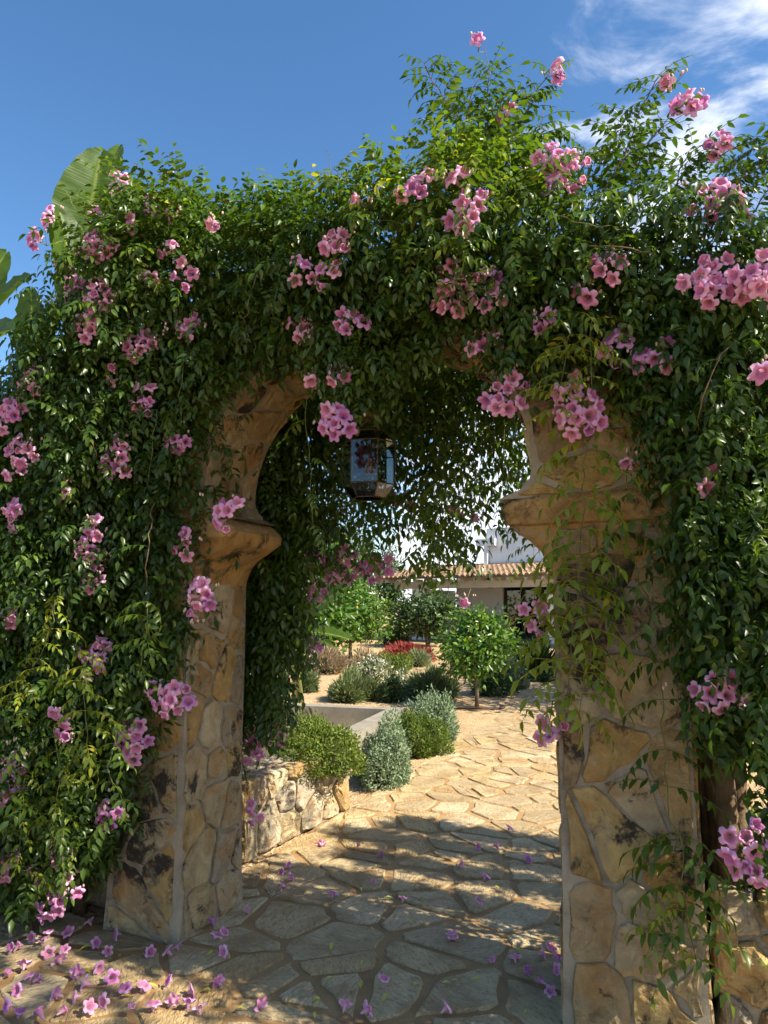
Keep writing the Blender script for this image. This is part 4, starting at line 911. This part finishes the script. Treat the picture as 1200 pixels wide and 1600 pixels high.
banana(gnd(470, 1108), 'young banana plant with bright sunlit leaves in the gravel garden', [
    (D(462, 985, 8.6), D(545, 918, 8.2), .42, (.1, -.8, .8)), (D(455, 990, 8.6), D(550, 1002, 8.3), .26, (.0, -.5, 1)), (D(455, 985, 8.7), D(500, 905, 9.0), .4, (.0, -1, .3)), (D(448, 985, 8.6), D(420, 900, 8.4), .36, (.3, -1, .3)), (D(445, 1000, 8.6), D(395, 960, 8.2), .36, (.2, -.7, .7)), (D(458, 1000, 8.5), D(485, 940, 8.2), .34, (.2, -1, .3))], .07)

# ================================================================== SHRUBS
def rnd_dirs(n, up=0.0):
    d = RNG.normal(0, 1, (n, 3)); d[:, 2] = np.abs(d[:, 2]) + up; return d / np.linalg.norm(d, axis=1, keepdims=True)
def mound(name, label, base, w, h, m, n=2200, leaf=.03, asp=.35, cat_='bush', spiky=False, group=None, z0=0.0, lump=.30, tint=(.5, .2), depth=None):
    base = np.asarray(base, float); d = rnd_dirs(n, .0)
    lumps = rnd_dirs(11); lr = 1 - lump + lump * 2 * np.max(np.clip(d @ lumps.T, 0, 1) ** 10, axis=1)
    r = RNG.uniform(.62, 1.0, n) ** .7 * lr * np.where(RNG.random(n) < .25, RNG.uniform(1.0, 1.14, n), 1); dep = depth or w
    pos = base + d * r[:, None] * np.array([w / 2, dep / 2, h]); pos[:, 2] = np.maximum(pos[:, 2], base[2] + .01 + z0)
    if spiky:
        k = RNG.uniform(.25, 1.0, n); pos = base + d * np.array([w / 2, dep / 2, h]) * (lr * k * .75)[:, None]; dirs = d * np.array([1, 1, 1.3]) + RNG.normal(0, .14, (n, 3))
    else: dirs = d * .8 + RNG.normal(0, .6, (n, 3)) + EZ * .25
    lvv, lff = leaf_tpl(1.0, asp, .06, .1, 1); V, Fc, T = instance(lvv, lff, pos, frames(dirs, d + RNG.normal(0, .5, (n, 3))), leaf * RNG.uniform(.6, 1.25, n), np.clip(RNG.normal(tint[0], tint[1], n), 0, 1))
    root = tag(empty(name, base), label, cat_, group)
    tag(mobj('foliage', V, Fc, m, root, smooth=True, attrs={'tint': T}), kind='stuff')
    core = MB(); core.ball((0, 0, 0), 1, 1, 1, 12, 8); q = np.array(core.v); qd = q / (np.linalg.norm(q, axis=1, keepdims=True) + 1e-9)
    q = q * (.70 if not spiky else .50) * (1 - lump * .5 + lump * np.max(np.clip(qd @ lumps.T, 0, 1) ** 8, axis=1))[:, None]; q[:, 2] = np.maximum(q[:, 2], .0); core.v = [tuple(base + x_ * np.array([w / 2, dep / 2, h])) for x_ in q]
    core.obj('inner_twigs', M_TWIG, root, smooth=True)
    b_ = MB()
    for k in range(5):
        a = k * 1.26 + random.random(); b_.tube([base - EZ * .02, base + np.array([math.cos(a) * w * .18, math.sin(a) * w * .18, h * .35]), base + np.array([math.cos(a) * w * .3, math.sin(a) * w * .3, h * .7])], [.012, .009, .005], 4)
    b_.obj('stems', M_BARK, root); return root
def by_px(x0, x1, ytop, ybase, dz=0.0):
    p = gnd((x0 + x1) / 2, ybase) if not dz else gnd((x0 + x1) / 2, ybase, dz)
    s = p[1] / F; return p + np.array([0, (x1 - x0) * s * .35, 0]), (x1 - x0) * s * .98, (ybase - ytop) * s * .86
def shrub(name, label, x0, x1, yt, yb, m, **k):
    p, w, h = by_px(x0, x1, yt, yb, k.pop('dz', 0.0)); return mound(name, label, p, w, h, m, **k)
wallbush = gnd(500, 1190, .48)
mound('cushion_bush', 'mounded yellow-green bush spilling over the end of the low sunlit wall', uvz(-.36, 2.18, .36), .70, .36, M_GREEN, 13000, .030, .42, lump=.26, tint=(.5, .22), depth=.95)
shrub('grey_bush', 'broad silver-green bush on the path edge against the end of the low wall', 548, 652, 1128, 1232, M_GREY, n=11000, leaf=.036, asp=.34)
shrub('green_bush', 'small mid-green bush between two silver-green bushes on the path edge', 612, 700, 1122, 1184, M_GREEN, n=8000, leaf=.04, asp=.34, tint=(.35, .2))
shrub('grey_bush', 'rounded silver-green bush on the path edge by the concrete basin corner', 638, 724, 1092, 1160, M_GREY, n=9000, leaf=.045, asp=.32)
shrub('lavender_bush', 'spiky grey-green lavender bush in the gravel beside the dark small bush', 500, 585, 1042, 1098, M_LAV, n=4200, leaf=.15, asp=.07, spiky=True)
shrub('lavender_bush', 'low lavender bush tucked beside the small dark bush in the gravel', 552, 608, 1056, 1096, M_LAV, n=2600, leaf=.13, asp=.07, spiky=True)
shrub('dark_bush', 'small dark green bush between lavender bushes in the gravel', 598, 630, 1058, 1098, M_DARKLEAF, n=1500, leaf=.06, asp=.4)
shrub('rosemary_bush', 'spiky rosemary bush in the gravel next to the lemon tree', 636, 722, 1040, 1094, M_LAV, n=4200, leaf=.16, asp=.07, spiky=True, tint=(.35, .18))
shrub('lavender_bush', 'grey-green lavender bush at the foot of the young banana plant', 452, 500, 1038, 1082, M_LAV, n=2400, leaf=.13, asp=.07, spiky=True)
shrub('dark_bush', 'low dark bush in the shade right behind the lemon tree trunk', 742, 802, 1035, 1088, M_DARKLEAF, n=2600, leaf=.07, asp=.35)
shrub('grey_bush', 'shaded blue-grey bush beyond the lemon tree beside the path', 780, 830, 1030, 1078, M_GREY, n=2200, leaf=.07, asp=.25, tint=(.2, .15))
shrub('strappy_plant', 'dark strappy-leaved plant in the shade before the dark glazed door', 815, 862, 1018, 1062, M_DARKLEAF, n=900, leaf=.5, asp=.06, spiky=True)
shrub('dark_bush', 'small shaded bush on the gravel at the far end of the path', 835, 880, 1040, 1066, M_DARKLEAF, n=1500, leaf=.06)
shrub('dry_grass', 'haze of pale pinkish dry flower stems behind the lavender bushes', 452, 560, 1000, 1054, M_DRY, n=5000, leaf=.16, asp=.05, spiky=True, cat_='plant', depth=1.6)
shrub('dry_grass', 'pale dry flower stems beside the white-flowered bush', 540, 600, 1006, 1050, M_DRY, n=2600, leaf=.15, asp=.05, spiky=True, cat_='plant')
shrub('white_flower_bush', 'low bush dotted with tiny white flowers behind the lavender', 556, 612, 1030, 1064, M_WHITEF, n=2400, leaf=.07, asp=.5, cat_='plant', tint=(.55, .25))
shrub('red_bush', 'wide red-flowered bush below the white porch column', 586, 705, 998, 1034, M_RED, n=6000, leaf=.13, asp=.12, spiky=True, depth=1.6)
shrub('grey_bush', 'small pale green bush in front of the red-flowered bush', 632, 676, 1012, 1042, M_LAV, n=2000, leaf=.14, asp=.09, spiky=True, tint=(.75, .12))
shrub('green_bush', 'yellow-green cushion in front of the red-flowered bush', 588, 645, 1020, 1050, M_GREEN, n=2000, leaf=.07)
shrub('white_flower_bush', 'sparse white-flowered plant beside the rosemary bush', 606, 650, 1050, 1086, M_WHITEF, n=1500, leaf=.06, asp=.4, cat_='plant', tint=(.45, .25))
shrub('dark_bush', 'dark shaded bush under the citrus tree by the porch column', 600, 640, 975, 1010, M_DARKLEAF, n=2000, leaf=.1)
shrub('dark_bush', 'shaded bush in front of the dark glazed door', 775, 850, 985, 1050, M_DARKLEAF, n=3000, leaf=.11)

# bed plants on the right wall
for k, (x, y, w, h) in enumerate(((2.55, .30, .36, .24), (3.0, .26, .5, .34))):
    mound('bed_plant', ('leafy groundcover on the low wall at the foot of the blackened pillar', 'leafy groundcover around the vine trunk on the low wall')[k], uvz(x, y, .50), w, h, M_GREEN, 1300, .035, .35, cat_='plant', tint=(.35, .2))
# yucca-like leaves behind the right vine trunk
p = uvz(3.05, .75, .2); root = tag(empty('yucca', p), 'grey-green sword-leaved yucca behind the vine trunk', 'plant')
n = 46; d = rnd_dirs(n, .35); lvv, lff = leaf_tpl(1, .075, .02, .12, 1); V, Fc, T = instance(lvv, lff, np.tile(p + EZ * .15, (n, 1)), frames(d, np.tile(EZ, (n, 1)) + RNG.normal(0, .2, (n, 3))), RNG.uniform(.5, .85, n), np.clip(RNG.normal(.4, .2, n), 0, 1))
tag(mobj('leaves', V, Fc, M_LAV, root, smooth=True, attrs={'tint': T}), kind='stuff'); b = MB(); b.tube([uvz(3.05, .75, 0), p + EZ * .2], [.06, .05], 8); b.obj('trunk', M_BARK, root)

# ================================================================== TREES
def tree(name, label, base, h_trunk, cw, chh, m, n, leaf, asp=.45, clumps=40, fruit=None, cat_='tree', group=None, tint=(.5, .18), tr=.04, seed=1, lean=(0, 0), dep=None, drop=1.0):
    r = np.random.default_rng(seed); base = np.asarray(base, float); root = tag(empty(name, base), label, cat_, group)
    cc = base + np.array([lean[0], lean[1], h_trunk + chh / 2]); dep = dep or cw
    d = r.normal(0, 1, (clumps, 3)); d /= np.linalg.norm(d, axis=1, keepdims=True); cl = cc + d * (r.uniform(.45, .95, clumps) ** .6)[:, None] * np.array([cw / 2, dep / 2, chh / 2])
    b_ = MB(); top = base + np.array([lean[0] * .6, lean[1] * .6, h_trunk]); b_.tube([base - EZ * .03, (base + top) / 2 + r.normal(0, .02, 3), top, cc + EZ * chh * .2], [tr * 1.25, tr, tr * .85, tr * .35], 8)
    for k in range(0, clumps, 2): b_.tube([top + EZ * r.uniform(0, chh * .3), (top + cl[k]) / 2 + EZ * chh * .05, cl[k]], [tr * .45, tr * .3, tr * .1], 4)
    b_.obj('trunk', M_BARK, root, smooth=True)
    k = r.integers(0, clumps, n); rad = min(cw, chh) * .17; pos = cl[k] + r.normal(0, 1, (n, 3)) * rad * np.array([1.1, 1.1, .85]); hue = r.normal(0, .08, clumps)
    dirs = (pos - cl[k]) / rad * .5 + r.normal(0, .6, (n, 3)) + EZ * -.15
    lvv, lff = leaf_tpl(1.0, asp, .08, .15, 1); V, Fc, T = instance(lvv, lff, pos, frames(dirs, (pos - cc) + EZ * cw * .3 + r.normal(0, .4 * cw, (n, 3))), leaf * r.uniform(.65, 1.2, n), np.clip(r.normal(tint[0], tint[1], n) + hue[k], 0, 1))
    tag(mobj('crown', V, Fc, m, root, smooth=True, attrs={'tint': T}), kind='stuff')
    for k in range((fruit or (0,))[0]):
        q = MB(); dd = r.normal(0, 1, 3); dd[1] = -abs(dd[1]) * 1.0; dd /= np.linalg.norm(dd); p_ = cc + dd * np.array([cw, dep, chh]) * .44; q.ball(p_, .035, .035, .045, 8, 6); q.obj('fruit', fruit[1], root, smooth=True)
    return root
pL = gnd(745, 1104); s = pL[1] / F
tree('lemon_tree', 'small glossy lemon tree in the gravel beside the path', pL, 52 * s, 76 * s, 84 * s, M_CITRUS, 5200, .10, .5, 46, (7, M_LEMON), tr=.03, seed=4, tint=(.5, .2))
hb = MB(); hb.tube([pL + np.array([.42 * math.cos(a), .22 * math.sin(a) - .1, .012]) for a in np.linspace(2.6, 6.8, 18)], .018, 6); tag(hb.obj('drip_hose', M_HOSE), 'dark drip hose curled at the foot of the lemon tree', 'hose')
pO = gnd(548, 1030); s = pO[1] / F
tree('orange_tree', 'dense sunlit citrus tree beyond the dry flower stems', pO, 34 * s, 86 * s, 78 * s, M_CITRUS, 6000, .13, .5, 46, (5, M_ORANGE), tr=.05, seed=5, tint=(.5, .22))
pC = gnd(668, 1010); s = pC[1] / F
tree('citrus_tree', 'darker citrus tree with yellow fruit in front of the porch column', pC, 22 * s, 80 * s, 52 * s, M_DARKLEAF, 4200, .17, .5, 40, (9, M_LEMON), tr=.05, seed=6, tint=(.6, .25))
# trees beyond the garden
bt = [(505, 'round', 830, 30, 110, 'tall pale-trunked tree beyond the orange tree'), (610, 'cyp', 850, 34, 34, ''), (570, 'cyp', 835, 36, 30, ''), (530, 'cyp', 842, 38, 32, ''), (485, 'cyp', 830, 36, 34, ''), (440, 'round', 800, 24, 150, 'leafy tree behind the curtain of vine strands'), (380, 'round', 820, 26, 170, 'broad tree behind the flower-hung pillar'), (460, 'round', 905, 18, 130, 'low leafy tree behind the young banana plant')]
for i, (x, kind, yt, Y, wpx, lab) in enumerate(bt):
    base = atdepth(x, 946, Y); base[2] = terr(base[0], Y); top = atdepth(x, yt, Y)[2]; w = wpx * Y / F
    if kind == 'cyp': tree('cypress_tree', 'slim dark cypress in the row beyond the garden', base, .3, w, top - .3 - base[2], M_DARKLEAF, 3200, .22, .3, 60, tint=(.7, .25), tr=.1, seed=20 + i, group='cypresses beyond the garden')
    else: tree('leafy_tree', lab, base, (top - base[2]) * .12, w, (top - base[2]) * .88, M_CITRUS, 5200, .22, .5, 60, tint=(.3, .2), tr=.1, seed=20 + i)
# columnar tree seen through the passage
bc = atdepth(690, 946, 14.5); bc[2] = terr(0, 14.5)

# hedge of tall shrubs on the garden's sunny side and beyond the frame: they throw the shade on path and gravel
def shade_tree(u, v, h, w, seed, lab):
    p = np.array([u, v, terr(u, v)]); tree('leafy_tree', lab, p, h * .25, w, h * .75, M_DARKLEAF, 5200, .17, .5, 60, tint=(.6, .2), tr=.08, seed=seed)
shade_tree(5.7, 11.2, 4.4, 2.8, 61, 'dark tree standing past the path beyond the right pillar')
shade_tree(6.9, 14.2, 5.0, 3.2, 62, 'dark tree at the end of the path beside the house')
p = uvz(6.1, -1.55, 0); tree('leafy_tree', 'leafy tree on the forecourt beside the low dry stone wall', p, 3.8, 2.3, 2.9, M_CITRUS, 4200, .12, .5, 50, tint=(.3, .2), tr=.08, seed=77)
# unseen vine columns added behind the right wall, gaps shaped for light streaks
def vine_shade_column(u, v, h, w, lab):
    p = uvz(u, v, 0); root = tag(empty('vine_shade_column', p), lab, 'vine', 'added shade posts behind the low wall')
    b_ = MB(); b_.tube([p, p + EZ * h], [.05, .045], 8); b_.obj('post', M_WOOD, root)
    n = int(1250 * h / 3); a = RNG.uniform(0, 6.28, n); r_ = w / 2 * RNG.uniform(.25, 1, n) ** .6; q = np.column_stack([p[0] + np.cos(a) * r_, p[1] + np.sin(a) * r_, RNG.uniform(.1, h + .1, n)])
    V, Fc, T = cat(sprays(q, np.column_stack([np.cos(a), np.sin(a), RNG.normal(-.3, .3, n)]) + RNG.normal(0, .4, (n, 3)), RNG.uniform(.8, 1.2, n), np.clip(RNG.normal(.4, .08, n), 0, 1), True)); tag(mobj('foliage', V, Fc, M_VINE, root, smooth=True, attrs={'tint': T}), kind='stuff')
for k, (v, w) in enumerate(((.78, .06), (1.18, .06), (1.56, .08), (1.92, .12))): vine_shade_column(3.55 + .25 * (k % 2), v, 3.3, w, 'added vine-wrapped shade post, out of view behind the low dry stone wall')

# ================================================================== BASIN
def basin():
    a = gnd(552, 1148, .32); c = gnd(634, 1106, .32); e = c - a; e[2] = 0; L = np.linalg.norm(e); e /= L; l = np.array([-e[1], e[0], 0.0]); Wd = 2.4
    P = lambda x, y, z: np.array([a[0], a[1], 0]) + e * x + l * y + EZ * z
    root = tag(empty('garden_basin', P(L / 2, Wd / 2, 0)), 'low rectangular concrete basin behind the low sunlit wall', 'basin')
    for (x, y, hx, hy) in ((L / 2, .1, L / 2, .1), (L / 2, Wd - .1, L / 2, .1), (.1, Wd / 2, .1, Wd / 2 - .203), (L - .1, Wd / 2, .1, Wd / 2 - .203)):
        b_ = MB(); b_.box(P(x, y, .16), e, l, EZ, hx, hy, .16); b_.obj('rim', M_CONC, root)
    b_ = MB(); b_.box(P(L / 2, Wd / 2, .05), e, l, EZ, L / 2 - .2, Wd / 2 - .2, .02); b_.obj('floor', M_SANDY, root)
basin()

# ================================================================== HOUSE
HA = math.radians(-34); he = np.array([math.cos(HA), math.sin(HA), 0]); hn = np.array([-he[1], he[0], 0])   # along the front, into the house
H0 = atdepth(592, 905, 27.0); HZ = float(H0[2]); H0[2] = 0; FL = .34
def HP(x, d, z): return H0 + he * x + hn * d + EZ * z
house = tag(empty('house', HP(7, 2, FL)), 'white rendered house with tiled porch roof and exposed rafters', 'house')
HLn = 15.0
def hbox(name, x0, x1, d0, d1, z0, z1, m, parent=house):
    b_ = MB(); b_.box(HP((x0 + x1) / 2, (d0 + d1) / 2, (z0 + z1) / 2), he, hn, EZ, (x1 - x0) / 2, (d1 - d0) / 2, (z1 - z0) / 2); return b_.obj(name, m, parent)
hbox('porch_floor', 0, HLn, .2, 3.6, FL - .6, FL, M_CONC)
hbox('porch_beam', .3, HLn, .62, .92, HZ - .36, HZ - .10, M_BEAM)
for x in (1.1, 6.4, 11.5): hbox('column', x, x + .55, .6, 1.0, FL, HZ - .36, M_WHITE)
# rear porch wall in pieces around the glazed door
XD0, XD1 = 3.7, 6.0
hbox('wall', 1.7, XD0, 3.0, 3.3, FL, HZ + .6, M_WHITE); hbox('wall', XD1, HLn, 3.0, 3.3, FL, HZ + .6, M_WHITE); hbox('wall', XD0, XD1, 3.0, 3.3, FL + 2.25, HZ + .6, M_WHITE)
hbox('wall', 1.2, 1.5, 1.0, 3.3, FL, HZ - .4, M_WHITE)
door = hbox('door', XD0, XD1, 3.12, 3.2, FL, FL + 2.25, M_DARKWOOD)
for x in (XD0 + .15, XD0 + .9, XD0 + 1.65): hbox('pane', x, x + .55, 3.09, 3.11, FL + .2, FL + 2.1, M_PANE, door)
hbox('upper_wall', 2.9, HLn, 3.35, 3.6, HZ + .4, HZ + 2.05, M_WHITE)
hbox('parapet_block', 2.55, 3.35, 3.1, 3.3, HZ + 1.35, HZ + 1.62, M_WHITE); hbox('parapet_post', 2.88, 3.02, 3.12, 3.28, HZ + .5, HZ + 1.35, M_WHITE)
# roof: plane sloping up to the wall, with barrel tiles
PITR = .17
rz = lambda d: HZ + .02 + PITR * d
b = MB(); b.add([HP(-.1, 0, rz(0) - .05), HP(HLn, 0, rz(0) - .05), HP(HLn, 3.3, rz(3.3) - .05), HP(-.1, 3.3, rz(3.3) - .05), HP(-.1, 0, rz(0)), HP(HLn, 0, rz(0)), HP(HLn, 3.3, rz(3.3)), HP(-.1, 3.3, rz(3.3))], [(0, 1, 2, 3), (4, 7, 6, 5), (0, 4, 5, 1), (1, 5, 6, 2), (2, 6, 7, 3), (3, 7, 4, 0)])
roof = b.obj('roof', M_TILE, house)
tb = MB(); x = -.02; 
while x < HLn - .1:
    dd = -.06
    while dd < 3.2:
        l0, l1 = dd, dd + .46; r0, r1 = .085, .072; j = random.uniform(-.012, .012); V = []
        for d_, r_, lift in ((l0, r0, .03), (l1, r1, .0)):
            for a in np.linspace(0, math.pi, 6): V.append(HP(x + j + r_ * math.cos(a), d_, rz(d_) + r_ * math.sin(a) * .9 + lift * .7))
        tb.add(V, [(i, i + 1, i + 7, i + 6) for i in range(5)] + [tuple(range(6))[::-1]]); dd += .40
    x += .20
tag(tb.obj('tile', M_TILE, roof), kind='stuff')
x = .25
while x < HLn: hbox('rafter', x, x + .10, -.02 + .06, .60, HZ - .13, HZ - .03, M_BEAM); x += .62
# wall lamp
lp = HP(3.25, 2.9, FL + 1.95); wl = tag(empty('wall_lamp', lp), 'dark iron lantern on the porch wall beside the glazed door', 'lamp')
b = MB(); b.tube([lp + EZ * .0, lp + EZ * .3], [.09, .13], 6); b.obj('glass', M_PANE, wl)
b = MB(); b.tube([lp + EZ * .3, lp + EZ * .34, lp + EZ * .48], [.16, .15, .02], 6); b.tube([lp - EZ * .03, lp], [.1, .1], 6); b.tube([lp + EZ * .42, lp + EZ * .42 + hn * .12], .02, 5); b.obj('frame', M_IRON, wl)
# stone building behind
T0 = 3.8
tower = tag(empty('stone_building', HP(T0 + 4, 8, FL)), 'tan stone upper building with tiled eave rising behind the white house', 'building')
hbox('wall', T0, T0 + 9, 6.5, 12, FL, HZ + 4.2, M_TST, tower)
b = MB(); b.add([HP(T0 - .4, 6.1, HZ + 4.2), HP(T0 + 9.4, 6.1, HZ + 4.2), HP(T0 + 9.4, 9.2, HZ + 5.2), HP(T0 - .4, 9.2, HZ + 5.2), HP(T0 - .4, 6.1, HZ + 4.35), HP(T0 + 9.4, 6.1, HZ + 4.35), HP(T0 + 9.4, 9.2, HZ + 5.35), HP(T0 - .4, 9.2, HZ + 5.35)], [(0, 1, 2, 3), (4, 7, 6, 5), (0, 4, 5, 1), (1, 5, 6, 2), (2, 6, 7, 3), (3, 7, 4, 0)]); b.obj('roof', M_TILE, tower)
b = MB()
b.box(HP(T0 + 2.2, 6.47, HZ + 2.9), he, hn, EZ, .45, .06, .6); b.obj('window', M_DARKWOOD, tower)
